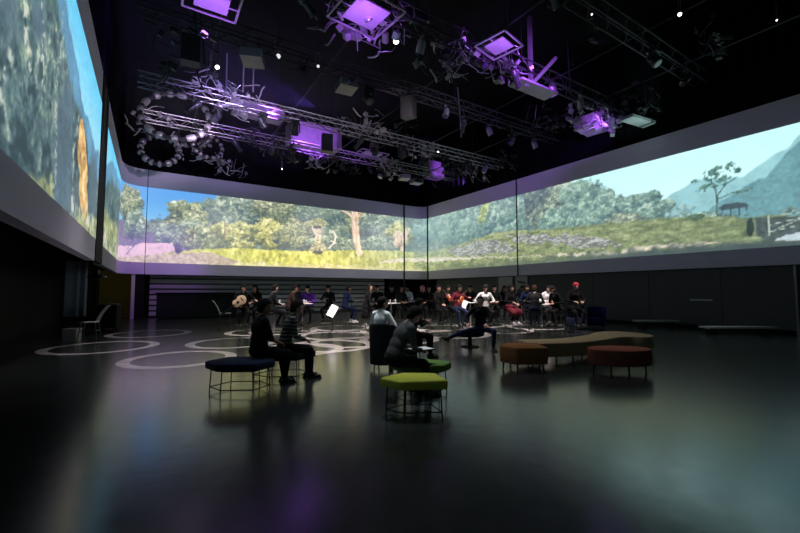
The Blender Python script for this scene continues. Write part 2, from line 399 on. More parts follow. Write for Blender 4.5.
    img = shape(img, S, V, [(312, 226), (323, 226), (323, 229), (321, 236), (323, 239), (314, 239), (316, 236), (312, 230)], (190, 178, 162), tex=.4, seed=14)
    img = shape(img, S, V, [(315, 239), (321, 239), (328, 251), (309, 251)], (160, 160, 132), tex=.7, seed=15)
    img = shape(img, S, V, [(313, 226), (322, 226), (321, 228.5), (314, 228.5)], (70, 66, 62), tex=.2, seed=19)
    img = foliage(img, S, V, 318, 252, 6, 2.5, [(50, 54, 60), (70, 74, 70), (90, 96, 80), (120, 124, 90), (150, 150, 110)], 750, 1.5)
    img = stroke(img, S, V, [(329, 248), (334, 243), (336, 236), (333, 231)], 1.4, (226, 214, 206))
    img = stroke(img, S, V, [(336, 243), (331, 241)], 1., (226, 214, 206))
    img = stroke(img, S, V, [(359, 252), (356, 236), (354.5, 214)], 6.5, (222, 192, 172), .25)
    img = stroke(img, S, V, [(355, 220), (348, 213), (343, 211)], 2.4, (212, 190, 160), .25)
    img = stroke(img, S, V, [(355, 220), (362, 213)], 2., (206, 176, 140), .25)
    img = stroke(img, S, V, [(402, 250), (404, 240), (408, 230)], 3., (220, 190, 170), .25)
    img = foliage(img, S, V, 400, 240, 7, 8, [(120, 110, 90), (176, 150, 130), (216, 184, 160), (230, 206, 186), (244, 226, 206)], 770, 1.5)
    img = stroke(img, S, V, [(225, 240), (225, 222)], 1.5, (150, 130, 110), .25)
    img = stroke(img, S, V, [(192, 242), (194, 226)], 1.5, (100, 96, 84), .25)
    # pavilion, figure and fence at the right
    img = shape(img, S, V, [(718, 209), (724, 204), (745, 202), (749, 206), (746, 207), (722, 210)], (64, 84, 92), tex=.1, seed=16)
    for x in (722, 731, 739, 746): img = stroke(img, S, V, [(x, 216), (x, 207)], 1.1, (48, 68, 78), .05)
    img = stroke(img, S, V, [(716, 215), (748, 215)], .9, (72, 96, 96), .05)
    img = foliage(img, S, V, 750, 227, 4, 9, [(28, 46, 48), (34, 54, 56), (44, 64, 62), (54, 76, 70), (64, 86, 80)], 780, 1.4)
    img = shape(img, S, V, [(756, 218), (800, 216), (850, 212), (850, 232), (800, 236), (768, 240), (756, 236)], (76, 90, 90), tex=.4, seed=18)
    img = stroke(img, S, V, [(769, 236), (769, 216)], 1.2, (178, 196, 186), .05)
    for a, b in ((217, 213), (225, 219), (232, 226)): img = stroke(img, S, V, [(769, a), (800, b - 1), (850, b - 8)], 1., (160, 182, 168), .05)
    img = stroke(img, S, V, [(770, 232), (800, 219)], 1., (160, 182, 168), .05)
    img = foliage(img, S, V, 790, 210, 8, 4, G_TEAL, 785, 1.4)
    img = shape(img, S, V, [(774, 240), (786, 235), (800, 232), (850, 224), (850, 240), (790, 241)], (176, 196, 200), tex=.15, seed=17)
    lum = img.mean(1, keepdims=True); img = img * .92 + lum * .08; wb = np.exp(-((S - 9.5) / 5.5) ** 2)[:, None] * sstep(7.4, 3.6, V)[:, None]; img = img * (1 + wb * np.array([[.16, .10, .0]]))
    img = over(img, (sstep(30, 36, S) * sstep(3.3, 3.1, V + (fbm(S * 4, V * 3, 87, 3) - .5) * .3)) * .75, rgb((62, 78, 82)))
    air = (np.exp(-((S - 19.5) / 4.0) ** 2) * sstep(3.3, 4.6, V) * .32)[:, None]; img = img * (1 - air) + rgb((186, 216, 210)) * air
    ga = .34 * (1 - .85 * sstep(.68, .84, img[:, 2:3])); img = img * (1 - ga * .5 + ga * fbm(S * 12, V * 12, 91, 2, .9)[:, None])
    return np.clip(img, 0, 1)
def paint_left(Y, V):
    S = Y
    hg = sstep(5.4, 7.2, V)[:, None]
    img = rgb((142, 208, 230)) * (1 - hg) + rgb((92, 188, 226)) * hg + np.zeros((len(S), 3))
    top = np.interp(S, [0, 3, 6, 7.5, 8.6, 9.85, 10.9, 12.2, 13.5, 15, 17, 19, 25], [8.2, 7.9, 7.4, 7.0, 6.6, 6.15, 5.75, 5.6, 5.5, 5.5, 5.9, 6.6, 6.9]) + (fbm(S * 1.6, V * .8, 205, 4, .6) - .5) * .5
    hill = rgb((88, 138, 168))[None, :] * (.82 + .36 * fbm(S * .9, V * 1.5, 207, 4)[:, None])
    img = over(img, sstep(-.03, .06, top - V), hill)
    tm = top - .2 - .9 * fbm(S * .9, V * .4, 209, 3)
    lf = fbm(S * 4.4, V * 4.6, 210, 4, .85); cl = fbm(S * .55, V * .7, 211, 3)
    tcol = ramp(.30 + 1.9 * (lf - .5) + .6 * (cl - .5) + .06 * (V - 4.5) + .22 * np.exp(-((S - 6.2) / 1.2) ** 2 - ((V - 5.3) / .7) ** 2), [(36, 58, 64), (60, 86, 92), (84, 110, 112), (122, 144, 130), (206, 212, 184)])
    img = over(img, sstep(-.1, .12, tm - V), tcol)
    # smooth bank of blue-grey shade between the trees
    for y0, z0, ry, rz, sd in ((4.6, 4.6, 1.6, 1.0, 214), (9.2, 4.0, 1.1, 1.5, 216), (6.9, 5.3, .7, .7, 218), (13.6, 4.3, .9, 1.2, 219)):
        d = np.hypot((S - y0) / ry, (V - z0) / rz) + (fbm(S * 1.2, V * 1.2, sd, 4) - .5) * 1.1
        img = over(img, sstep(1.1, .6, d) * .85, rgb((74, 98, 112))[None, :] * (.86 + .3 * fbm(S * 3, V * 1.2, sd + 1, 4)[:, None]))
    # twigs and pale blossoms
    for i, (yy, z0, z1, c) in enumerate([(5.9, 3.2, 4.2, (190, 198, 186)), (7.3, 4.4, 5.9, (200, 206, 190)), (6.6, 4.3, 5.0, (212, 214, 200)), (8.4, 4.8, 6.2, (156, 172, 168)), (8.5, 3.2, 4.6, (176, 184, 172)), (10.4, 3.4, 5.2, (176, 186, 170)), (5.2, 3.4, 4.9, (190, 198, 176))]):
        cx = yy + .18 * np.sin(V * 3 + i) + (fbm(V * 2.2, V * 0, 220 + i, 3) - .5) * .5
        d = np.abs(S - cx); m = sstep(.17, .03, d) * (V > z0) * (V < z1) * (fbm(S * 9, V * 9, 225 + i, 3, .7) > .52)
        img = over(img, m * .85, rgb(c))
    # sunlit orange tree
    tw = np.interp(V, [3.1, 3.6, 4.4, 5.0, 5.3], [.5, .7, .9, .75, .12]) * (.6 + .8 * fbm(V * 2.2, S * 0, 230, 3)); cx = 11.25 + .7 * (4.9 - V) * .7
    trunk = sstep(tw * 1.05, tw * .7, np.abs(S - cx)) * (V < 5.3)
    img = over(img, trunk, ramp(.55 + 1.3 * (fbm(S * 3, V * 5, 231, 4, .75) - .5), [(84, 84, 72), (150, 118, 76), (206, 160, 92), (236, 200, 134), (250, 234, 190)]))
    sh = np.interp(S, [2, 6.4, 7.4, 8.2, 8.8, 10.2, 11.4, 13, 15, 17, 25], [2.8, 2.9, 3.2, 3.25, 2.8, 2.95, 3.3, 3.5, 3.7, 4.3, 4.8]) + (fbm(S * 1.8, V * 1.8, 240, 4, .65) - .5) * .8
    scol = ramp(.45 + 1.3 * (fbm(S * 3, V * 4.2, 241, 5, .75) - .5), [(58, 74, 66), (98, 112, 84), (150, 156, 108), (204, 204, 150), (242, 240, 210)])
    img = over(img, sstep(-.05, .12, sh - V) * .9, scol)
    fl = sstep(.6, .7, fbm(S * 3.2, V * 3.4, 250, 3, .6)) * sstep(3.8, 3.4, V) * sstep(9.8, 10.4, S)
    img = over(img, fl * .8, rgb((226, 220, 220)))
    return np.clip(img * (.84 + .32 * fbm(S * 10, V * 12, 92, 2, .9)[:, None]), 0, 1)

# emission reads the colour attribute that holds the projected picture
pm = bpy.data.materials.new('projected_picture'); pm.use_nodes = True
nt = pm.node_tree; b = nt.nodes['Principled BSDF']; at_n = nt.nodes.new('ShaderNodeAttribute'); at_n.attribute_name = 'picture'
b.inputs['Base Color'].default_value = (.5, .5, .52, 1); b.inputs['Roughness'].default_value = .9; b.inputs['Specular IOR Level'].default_value = .1
nt.links.new(at_n.outputs['Color'], b.inputs['Emission Color']); b.inputs['Emission Strength'].default_value = 1.2
M['picture'] = pm

# plan path of the screens
RC = 1.3
def path_pt(k):        # returns points of the whole back/right path by arc length from left corner start
    pass
def arc(cx, cy, a0, a1, n): return [(cx + RC * math.cos(a0 + (a1 - a0) * i / n), cy + RC * math.sin(a0 + (a1 - a0) * i / n)) for i in range(n + 1)]
def lin(a, b, step):
    n = max(1, int(round(math.hypot(b[0] - a[0], b[1] - a[1]) / step))); return [(a[0] + (b[0] - a[0]) * i / n, a[1] + (b[1] - a[1]) * i / n) for i in range(n + 1)]
def make_screen(pts, label, side, step_v=.045):
    # pts : plan points, room on the right-hand side when walking; panel has .22 m thickness outwards
    t = thing('projection_screen', label, 'screen', (pts[0][0], pts[0][1], Z0))
    O = Vector((pts[0][0], pts[0][1], Z0))
    P = [Vector((x, y, 0)) for x, y in pts]; N = []
    for i in range(len(P)):
        a = P[max(0, i - 1)]; c = P[min(len(P) - 1, i + 1)]; d = (c - a).normalized(); N.append(Vector((-d.y, d.x, 0)))   # outward = left of walk
    # coarse panel
    idx = list(range(0, len(P), max(1, len(P) // 40)));
    if idx[-1] != len(P) - 1: idx.append(len(P) - 1)
    mb = MB(); vs = []; fs = []
    for i in idx:
        a = P[i]; o = a + N[i] * .22
        for q in (a, o):
            for z in (Z0, Z3): vs.append(Vector((q.x, q.y, z)) - O)
    for j in range(len(idx) - 1):
        a = j * 4; c = a + 4
        fs += [(a, c, c + 1, a + 1), (a + 2, a + 3, c + 3, c + 2), (a, a + 2, c + 2, c), (a + 1, c + 1, c + 3, a + 3)]
    fs += [(0, 1, 3, 2), tuple(len(idx) * 4 - 4 + k for k in (0, 2, 3, 1))]
    mb.add(vs, fs); mb.build('panel', M['screen'], t)
    # fine picture grid, 8 mm in front of the panel
    nv = int((Z2 - Z1) / step_v); zs = np.linspace(Z1, Z2, nv + 1); n = len(P)
    X = np.array([p.x - N[i].x * .008 for i, p in enumerate(P)]); Y = np.array([p.y - N[i].y * .008 for i, p in enumerate(P)])
    XX = np.repeat(X, nv + 1); YY = np.repeat(Y, nv + 1); ZZ = np.tile(zs, n)
    co = np.stack([XX - O.x, YY - O.y, ZZ - O.z], 1)
    i = np.arange(n - 1)[:, None] * (nv + 1) + np.arange(nv)[None, :]; i = i.ravel()
    q = np.stack([i, i + nv + 1, i + nv + 2, i + 1], 1)
    me = bpy.data.meshes.new('picture'); me.vertices.add(len(co)); me.vertices.foreach_set('co', co.ravel())
    me.loops.add(q.size); me.loops.foreach_set('vertex_index', q.ravel()); me.polygons.add(len(q))
    me.polygons.foreach_set('loop_start', np.arange(len(q)) * 4); me.update(calc_edges=True)
    if side == 'left': c = paint_left(YY, ZZ)
    else:
        s = np.where(np.abs(YY - YB) < np.abs(XX - XR), XX, XR + YB - YY)
        # keep the picture continuous round the curved corners
        s = np.where((XX < XR - .01) & (XX > 5), XX + (YB - YY), s)
        s = np.where((XX < XL + RC) & (YY < YB - .001) & (XX < 5), XX - (YB - YY), s)
        c = paint_main(s, ZZ)
    lc = np.where(c <= .04045, c / 12.92, ((c + .055) / 1.055) ** 2.4)
    a = me.attributes.new('picture', 'FLOAT_COLOR', 'POINT'); a.data.foreach_set('color', np.concatenate([lc, np.ones((len(lc), 1))], 1).astype(np.float32).ravel())
    me.materials.append(pm); o = bpy.data.objects.new('projected_picture', me); COL.objects.link(o); o.parent = t
    return t
XA, YBR = on_y(404, 250, YB).x, on_x(428, 250, XR).y
XC, YC = on_y(145, 250, YB).x, 24.0
def corner(a, c, b_, n=34): return [((1 - t) ** 2 * a[0] + 2 * t * (1 - t) * c[0] + t * t * b_[0], (1 - t) ** 2 * a[1] + 2 * t * (1 - t) * c[1] + t * t * b_[1]) for t in (i / n for i in range(n + 1))]
make_screen(lin((XL, -3), (XL, 14.6), .045), 'long projection screen on the near left wall with orange tree trunk and cyan sky', 'left')
make_screen(lin((XL, 16.6), (XL, YC - .1), .05), 'short projection screen on the left wall beyond the wide black gap', 'left')
make_screen(corner((XL, YC), (XL, YB), (XC, YB)), 'curved corner screen with pink path between left wall and back wall', 'main')
make_screen(lin((XC + .03, YB), (XA - .05, YB), .042), 'wide back wall projection screen with stone lantern and blue sky', 'main')
make_screen(corner((XA + .05, YB), (XR, YB), (XR, YBR + .05)), 'narrow curved corner screen between back wall and right wall', 'main')
make_screen(lin((XR, YBR - .05), (XR, 15.9), .042), 'right wall projection screen with grassy hill and teal trees beside the corner', 'main')
make_screen(lin((XR, 15.82), (XR, -3), .042), 'long right wall projection screen with lone tree, pavilion and pale sky', 'main')

# ------------------------------------------------------------------ room shell
XO, XE, YE, YF, ZC = -3.6, 19.2, 27.2, -6.0, 13.5
def slab(name, c, d, m): return structure(MB().box(c, d).build(name, m))
fl = slab('floor', ((XO + XE) / 2, (YE + YF) / 2, -.05), (XE - XO, YE - YF, .1), M['black'])
slab('ceiling', ((XO + XE) / 2, (YE + YF) / 2, ZC + .1), (XE - XO + .4, YE - YF + .4, .2), M['black'])
def wall(name, c, d, m=None):
    return slab(name, c, d, m or M['recess'])
wall('wall_left', (XO - .1, (YE + YF) / 2, ZC / 2), (.2, YE - YF, ZC))
wall('wall_right', (XE + .1, (YE + YF) / 2, ZC / 2), (.2, YE - YF, ZC))
wall('wall_back', ((XO + XE) / 2, YE + .1, ZC / 2), (XE - XO + .4, .2, ZC))
wall('wall_front', ((XO + XE) / 2, YF - .1, ZC / 2), (XE - XO + .4, .2, ZC))
# black drapes above the screens
def drape(name, a, b, lab, cat='drape', z0=Z3 + .02, z1=ZC - .05, m='drape', amp=.05, per=.5, off=0):
    mb = MB(); n = int(math.dist(a, b) / .12); vs = []; A = Vector((*a, 0)); B = Vector((*b, 0)); d = (B - A).normalized(); nn = Vector((-d.y, d.x, 0))
    for i in range(n + 1):
        s = i * .12; w = amp * math.sin(2 * PI * s / per) + off
        for o in (0, .02):
            p = A + (B - A) * (i / n) + nn * (w + o)
            vs += [(p.x, p.y, z0), (p.x, p.y, z1)]
    fs = []
    for i in range(n):
        a_ = i * 4; c = a_ + 4; fs += [(a_, c, c + 1, a_ + 1), (a_ + 2, a_ + 3, c + 3, c + 2), (a_, a_ + 2, c + 2, c), (a_ + 1, c + 1, c + 3, a_ + 3)]
    fs += [(0, 1, 3, 2), (n * 4, n * 4 + 2, n * 4 + 3, n * 4 + 1)]
    o = mb.add(vs, fs).build('black_drape' if m == 'drape' else name, M[m], smooth=True); return tag(o, lab, cat)
drape('black_drape', (XL - .25, -3), (XL - .25, 25.2), 'tall black pleated drape above the left wall screens')
drape('black_drape', (XL, YB + .4), (XR, YB + .4), 'tall black pleated drape above the back wall screen')
drape('black_drape', (XR + .35, YB), (XR + .35, -3), 'tall black pleated drape above the right wall screens')

# floor material : sealed concrete, rings of projected light put into its base colour
def floor_material(rings):
    m = bpy.data.materials.new('sealed_concrete'); m.use_nodes = True; nt = m.node_tree; L = nt.links.new
    b = nt.nodes['Principled BSDF']; geo = nt.nodes.new('ShaderNodeNewGeometry')
    n1 = nt.nodes.new('ShaderNodeTexNoise'); n1.inputs['Scale'].default_value = .55; n1.inputs['Detail'].default_value = 7; n1.inputs['Roughness'].default_value = .6
    n2 = nt.nodes.new('ShaderNodeTexNoise'); n2.inputs['Scale'].default_value = 6; n2.inputs['Detail'].default_value = 6
    L(geo.outputs['Position'], n1.inputs['Vector']); L(geo.outputs['Position'], n2.inputs['Vector'])
    r = nt.nodes.new('ShaderNodeValToRGB'); r.color_ramp.elements[0].position = .3; r.color_ramp.elements[1].position = .72
    r.color_ramp.elements[0].color = (.018, .022, .022, 1); r.color_ramp.elements[1].color = (.036, .041, .040, 1); L(n1.outputs['Fac'], r.inputs['Fac'])
    rr = nt.nodes.new('ShaderNodeMapRange'); rr.inputs['To Min'].default_value = .15; rr.inputs['To Max'].default_value = .24
    L(n2.outputs['Fac'], rr.inputs['Value']); L(rr.outputs['Result'], b.inputs['Roughness'])
    bump = nt.nodes.new('ShaderNodeBump'); bump.inputs['Strength'].default_value = .04; bump.inputs['Distance'].default_value = .02
    L(n2.outputs['Fac'], bump.inputs['Height']); L(bump.outputs['Normal'], b.inputs['Normal'])
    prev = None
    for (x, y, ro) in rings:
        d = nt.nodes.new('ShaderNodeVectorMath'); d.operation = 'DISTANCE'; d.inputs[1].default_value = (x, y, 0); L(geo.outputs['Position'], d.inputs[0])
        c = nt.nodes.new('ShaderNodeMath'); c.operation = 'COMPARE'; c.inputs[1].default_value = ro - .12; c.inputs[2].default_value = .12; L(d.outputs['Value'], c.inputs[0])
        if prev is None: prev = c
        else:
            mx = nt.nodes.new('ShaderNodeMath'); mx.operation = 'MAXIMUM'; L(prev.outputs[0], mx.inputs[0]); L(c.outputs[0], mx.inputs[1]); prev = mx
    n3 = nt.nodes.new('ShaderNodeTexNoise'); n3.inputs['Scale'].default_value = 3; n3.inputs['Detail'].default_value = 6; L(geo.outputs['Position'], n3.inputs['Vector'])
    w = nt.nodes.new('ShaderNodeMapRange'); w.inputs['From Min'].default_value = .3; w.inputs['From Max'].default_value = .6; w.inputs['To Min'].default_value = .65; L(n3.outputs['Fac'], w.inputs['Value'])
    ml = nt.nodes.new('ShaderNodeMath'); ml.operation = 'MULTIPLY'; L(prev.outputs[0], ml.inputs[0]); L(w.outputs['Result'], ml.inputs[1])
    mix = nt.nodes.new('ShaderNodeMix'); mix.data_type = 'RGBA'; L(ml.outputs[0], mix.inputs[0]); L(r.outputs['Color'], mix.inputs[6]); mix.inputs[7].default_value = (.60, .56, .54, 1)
    L(mix.outputs[2], b.inputs['Base Color']); b.inputs['IOR'].default_value = 1.9
    return m
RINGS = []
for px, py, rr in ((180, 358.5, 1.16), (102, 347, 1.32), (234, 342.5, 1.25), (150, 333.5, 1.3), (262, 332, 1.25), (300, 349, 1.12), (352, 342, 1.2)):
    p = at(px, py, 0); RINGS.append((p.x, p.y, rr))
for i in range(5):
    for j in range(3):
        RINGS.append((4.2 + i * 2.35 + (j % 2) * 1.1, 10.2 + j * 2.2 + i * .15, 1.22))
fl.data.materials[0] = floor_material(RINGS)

# posts in the screen line
def post(x, y, w, z0, z1, lab, m='black', name='post'):
    return tag(MB().box((0, 0, (z0 + z1) / 2), (w, w, z1 - z0)).build(name, M[m], loc=(x, y, 0)), lab, 'post')
def gap_post(x0, y0, dx, dy, z0, z1, lab, m='black'):
    return tag(MB().box((0, 0, (z0 + z1) / 2), (dx, dy, z1 - z0)).build('post', M[m], loc=(x0, y0, 0)), lab, 'post')
gap_post(XL - .04, 15.6, .12, 1.9, Z0, Z3, 'broad black post filling the gap between the two left wall screens')
gap_post(XL - .1, YC - .05, .16, .08, Z0, Z3, 'thin black post where the left wall screen meets the curved corner')
gap_post(XA, YB - .02, .09, .10, 0, Z3, 'slim dark post on the back wall, left of the two beside the corner', 'rig')
gap_post(XR - .02, YBR, .1, .12, 0, Z3, 'slim dark post on the right wall, right of the two beside the corner', 'rig')
gap_post(XR - .01, 15.86, .06, .06, Z0, Z3, 'thin black post dividing the two right wall screens', 'rig')

# lower zone, right wall : dark folding panels
ys = [24.0, 21.6, 19.2, 16.6, 14.0, 11.4, 8.8, 6.2, 3.6, 1.0, -1.6]
for i in range(len(ys) - 1):
    y0, y1 = ys[i], ys[i + 1]
    t = thing('wall_panel', f'dark grey wall panel under the right wall screen, {ORD[i]} from the back corner', 'wall panel', (XR + .3, (y0 + y1) / 2, 0))
    MB().box((0, 0, (Z0 + .04) / 2 + .05), (.08, y0 - y1 - .02, Z0 - .1)).build('panel', M['wallgrey'], t)
    MB().box((0, 0, .05), (.1, y0 - y1 - .02, .1)).build('skirting', M['black'], t)
p = on_x(701, 300, XR + .25)
tag(MB().box((0, 0, 0), (.03, .75, .07)).build('wall_plate', M['alu'], loc=(XR + .24, p.y, p.z)), 'narrow pale metal plate fixed to the dark right wall', 'plate')
gp = on_x(797, 300, XR + .2)
gap_post(XR + .18, gp.y, .07, .07, 0, Z0 - .02, 'pale steel post under the right wall screen', 'chrome')
# low platforms at the foot of the right wall
def platform(px0, px1, py, h, lab, w=.6, m='slat'):
    a = at(px0, py, h); b = at(px1, py, h); c = (a + b) / 2; L = (b - a).length; d = b - a; rz = math.atan2(d.y, d.x)
    t = thing('low_platform', lab, 'platform', (c.x, c.y, 0), rz)
    MB().box((0, 0, h - .03), (L, w, .06)).build('deck', M[m], t)
    for s in (-1, 1): MB().box((s * (L / 2 - .25), 0, (h - .06) / 2), (.1, w * .8, h - .06)).build('leg', M['black'], t)
platform(636, 676, 320.3, .28, 'low grey platform at the foot of the right wall, farther one', .5)
platform(704, 772, 326.5, .26, 'low grey platform at the foot of the right wall, nearer one', .5)

# lower zone, back wall : slatted grey wall, black counter, ochre opening
t = thing('slatted_wall', 'grey wall of wide horizontal slats under the back wall screen', 'slatted wall', (7.5, YB + .5, 0))
MB().box((0, .1, Z0 / 2 + .1), (15.0, .1, Z0 + .2)).build('backing', M['wallgrey'], t)
for k in range(8): MB().box((0, 0, .22 + k * .3), (15.0, .09, .2)).build('slat', M['slat'], t)
xs = on_y(139, 300, YB + .4).x
gap_post(xs, YB + .15, .45, .3, 0, Z0 + .05, 'wide black post left of the slatted back wall', 'black')
xs2 = on_y(132.5, 300, YB).x
gap_post(xs2, YB + .05, .16, .16, 0, Z0 + .05, 'pale violet lit post beside the ochre opening', 'lilacpost')
tag(MB().box((0, 0, 1.3), (1.75, .1, 2.6)).build('ochre_partition', M['yellowwall'], loc=(XL - .05, YE - .15, 0)), 'ochre yellow partition in the opening left of the back wall', 'partition')
# darker equipment doorway behind posts at x ~ 385-440
tag(MB().box((0, 0, 1.2), (1.5, .1, 2.4)).build('dark_doorway', M['black'], loc=(16.0, YB + .28, 0)), 'dark doorway beside the slim post near the back corner', 'doorway')
# the two figured banners below the right wall screen near the corner
for k, (x0, x1) in enumerate(((499, 513), (516, 528))):
    a = on_x(x0, 300, XR + .2); c = on_x(x1, 300, XR + .2)
    t = thing('banner_panel', ('grey banner panel with dark marks behind the crowd, beside the corner', 'grey banner panel with dark marks behind the crowd, next to the plain wall')[k], 'panel', (XR + .2, (a.y + c.y) / 2, 0))
    L = abs(a.y - c.y); MB().box((0, 0, 1.17), (.05, L, 2.34)).build('board', M['slat'], t)
    mb = MB()
    for q in range(7): mb.ell((-.03, random.uniform(-L * .35, L * .35), random.uniform(.8, 2.2)), (.008, random.uniform(.15, .4), random.uniform(.05, .12)), Matrix.Rotation(random.uniform(-.5, .5), 3, 'X'), 10, 6)
    mb.build('motif', M['wallgrey'], t, True)
# black counter at left of back wall
a = at(159, 320, 0); c = at(232, 317, 0)
t = thing('black_counter', 'long low black counter in front of the slatted back wall', 'counter', ((a.x + c.x) / 2 + .4, YB - 1.0, 0))
MB().box((0, 0, .7), (4.6, .7, 1.26)).build('body', M['recess'], t); MB().box((0, 0, 1.36), (4.7, .8, .06)).build('top', M['black'], t); MB().box((0, 0, .035), (4.4, .6, .07)).build('plinth', M['black'], t)

# left recess items
cp = at(73, 330, 0)
drape('grey_curtain', (cp.x - .3, cp.y - .05), (cp.x + .35, cp.y + .35), 'blue-grey curtain hanging under the left wall screen', 'curtain', .5, Z0 + .25, 'curtain', .04, .22)
pp = at(70, 342, 0)
t = thing('white_plinth', 'small white box plinth below the blue-grey curtain', 'plinth', (pp.x, pp.y + .3, 0), -.3)
MB().box((0, 0, .17), (.34, .34, .34)).build('body', M['white'], t); MB().box((0, 0, .355), (.37, .37, .03)).build('top', M['white'], t)
# lighting stand with black box
sp = at(94, 330, 0)
t = thing('speaker_stand', 'black pole stand with flared head under the left wall screen', 'stand', (sp.x, sp.y, 0))
MB().tube([(0, 0, .05), (0, 0, 2.0)], .045, 10).build('pole', M['black'], t, True)
MB().lathe([(.34, 2.0), (.3, 2.04), (.1, 2.12), (.08, 2.3), (.2, 2.34)], n=16).build('head', M['rig'], t, True)
MB().lathe([(.35, 0), (.35, .03), (.05, .07)], n=20).build('base', M['black'], t, True)
sp = at(101, 331, 0)
t = thing('equipment_case', 'black equipment case standing beside the black pole stand', 'case', (sp.x + .1, sp.y + .6, 0), -.2)
MB().box((0, 0, .5), (.8, .6, .84)).build('body', M['recess'], t); MB().box((0, 0, .95), (.82, .62, .06)).build('lid', M['rig'], t)
for a_ in (-1, 1):
    for c_ in (-1, 1): MB().lathe([(.04, 0), (.04, .08)], (a_ * .3, c_ * .2, 0), 10).build('caster', M['rig'], t)

# ------------------------------------------------------------------ furniture
def poly_reg(n, r, a0=0, sx=1, sy=1): return [(r * sx * math.cos(a0 + 2 * PI * k / n), r * sy * math.sin(a0 + 2 * PI * k / n)) for k in range(n)]
def rounded(poly, rad, k=3):
    out = []; n = len(poly)
    for i in range(n):
        p = Vector((*poly[i], 0)); a = Vector((*poly[i - 1], 0)); c = Vector((*poly[(i + 1) % n], 0))
        u = (a - p).normalized(); w = (c - p).normalized(); s = p + u * rad; e = p + w * rad
        for j in range(k + 1):
            t = j / k; q = s * (1 - t) ** 2 + p * 2 * t * (1 - t) + e * t * t; out.append((q.x, q.y))
    return out
def poly_stool(poly, m, label, loc, rz, h=.45, thick=.11, legm='wire', feet_in=.10, name='padded_stool'):
    t = thing(name, label, 'stool', loc, rz)
    MB().prism(rounded(poly, .035), h - thick, h, inset=.02).build('seat', M[m], t, True)
    n = len(poly); cx = sum(p[0] for p in poly) / n; cy = sum(p[1] for p in poly) / n
    def ins(p, k): v = Vector((p[0] - cx, p[1] - cy)); L = v.length; v *= (L - k) / L; return (cx + v.x, cy + v.y)
    tp = [ins(p, feet_in) for p in poly]; bt = [ins(p, feet_in * .8) for p in poly]
    for k in range(n):
        MB().tube([(*tp[k], h - thick), (*bt[k], .0)], .009, 8).build('leg', M[legm], t, True)
    MB().tube([(*p, .07) for p in bt], .008, 8, True).build('base_frame', M[legm], t, True)
    MB().tube([(*p, h - thick - .012) for p in tp], .008, 8, True).build('seat_frame', M[legm], t, True)
    return t
pent = [(-.62, -.02), (-.30, -.34), (.40, -.38), (.62, .06), (.22, .36), (-.38, .34)]
p = at(240, 390, 0)
poly_stool([(-.50, -.1), (-.2, -.38), (.36, -.34), (.52, .04), (.24, .34), (-.3, .3)], 'navy', 'empty navy padded hexagonal stool on thin wire legs, beside the seated pair', (p.x, p.y, 0), -YAW)
p = at(283, 377, 0)
poly_stool([(-.55, -.1), (-.25, -.36), (.34, -.34), (.56, .02), (.28, .34), (-.3, .32)], 'darkgreen', 'dark padded stool under the person in black and the person in stripes', (p.x, p.y, 0), -YAW + .1)
p = at(414, 414, 0)
poly_stool([(-.42, -.06), (-.17, -.27), (.40, -.20), (.28, .21), (-.14, .24)], 'yellow', 'bright yellow-green five-sided stool nearest the camera', (p.x, p.y, 0), -YAW)
p = at(421, 393, 0)
poly_stool([(-.44, -.02), (-.2, -.26), (.32, -.22), (.46, .04), (.1, .28), (-.3, .24)], 'green', 'mid green padded stool behind the yellow-green stool', (p.x, p.y, 0), -YAW)
p = at(520, 372, 0)
def ottoman(poly, m, label, loc, rz, h=.45, thick=.26, name='ottoman', feet=None, cat='ottoman'):
    t = thing(name, label, cat, loc, rz)
    MB().prism(poly, h - thick, h, inset=.02).build('cushion', M[m], t, True)
    for (x, y) in (feet or [poly[int(len(poly) * k / 4)] for k in range(4)]):
        MB().tube([(x * .82, y * .82, h - thick), (x * .86, y * .86, 0)], [.02, .014], 10).build('leg', M['wire'], t, True)
    return t
p = at(521, 369, 0)
ottoman(rounded([(-.42, -.02), (-.2, -.36), (.42, -.32), (.44, .36), (-.16, .36)], .06), 'brown', 'rust brown angular ottoman at the left end of the curved bench', (p.x, p.y, 0), -YAW, feet=[(-.4, 0), (-.18, -.34), (.4, -.3), (.38, .34), (-.14, .34)], thick=.31)
p = at(620, 373, 0)
ottoman(poly_reg(32, .56, 0, 1, .62), 'red', 'dark red oval ottoman in front of the curved bench', (p.x, p.y, 0), -YAW, thick=.28)
# serpentine bench : centre line through photograph points at seat height
bp = [at(x, y, .45) for x, y in ((524, 341.5), (546, 341), (570, 340), (592, 337.5), (611, 334.5), (626, 333.8))]
c0 = bp[0]
def ribbon(pts, hw):
    res = []
    for i in range(len(pts) - 1):
        for k in range(8):
            t = k / 8; a = pts[max(0, i - 1)]; b_ = pts[i]; c = pts[i + 1]; d = pts[min(len(pts) - 1, i + 2)]
            res.append(.5 * ((2 * b_) + (c - a) * t + (2 * a - 5 * b_ + 4 * c - d) * t * t + (3 * b_ - a - 3 * c + d) * t ** 3))
    res.append(pts[-1]); L = []; Rr = []
    for i, q in enumerate(res):
        d = (res[min(i + 1, len(res) - 1)] - res[max(0, i - 1)]).normalized(); nn = Vector((-d.y, d.x, 0)); w = hw(i / (len(res) - 1))
        L.append(q + nn * w); Rr.append(q - nn * w)
    return res, L, Rr
ctr, LL, RR = ribbon(bp, lambda u: .33 + .30 * math.sin(PI * min(1, max(0, (u - .72) / .28)) * .5) ** 1 * (1 if u > .72 else 0))
end = []; e0 = LL[-1]; e1 = RR[-1]; mid = (e0 + e1) / 2; dd = (ctr[-1] - ctr[-2]).normalized(); rad = (e0 - e1).length / 2; side = (e0 - e1).normalized()
for k in range(1, 10):
    a_ = PI * k / 10; end.append(mid + side * rad * math.cos(a_) + dd * rad * .8 * math.sin(a_))
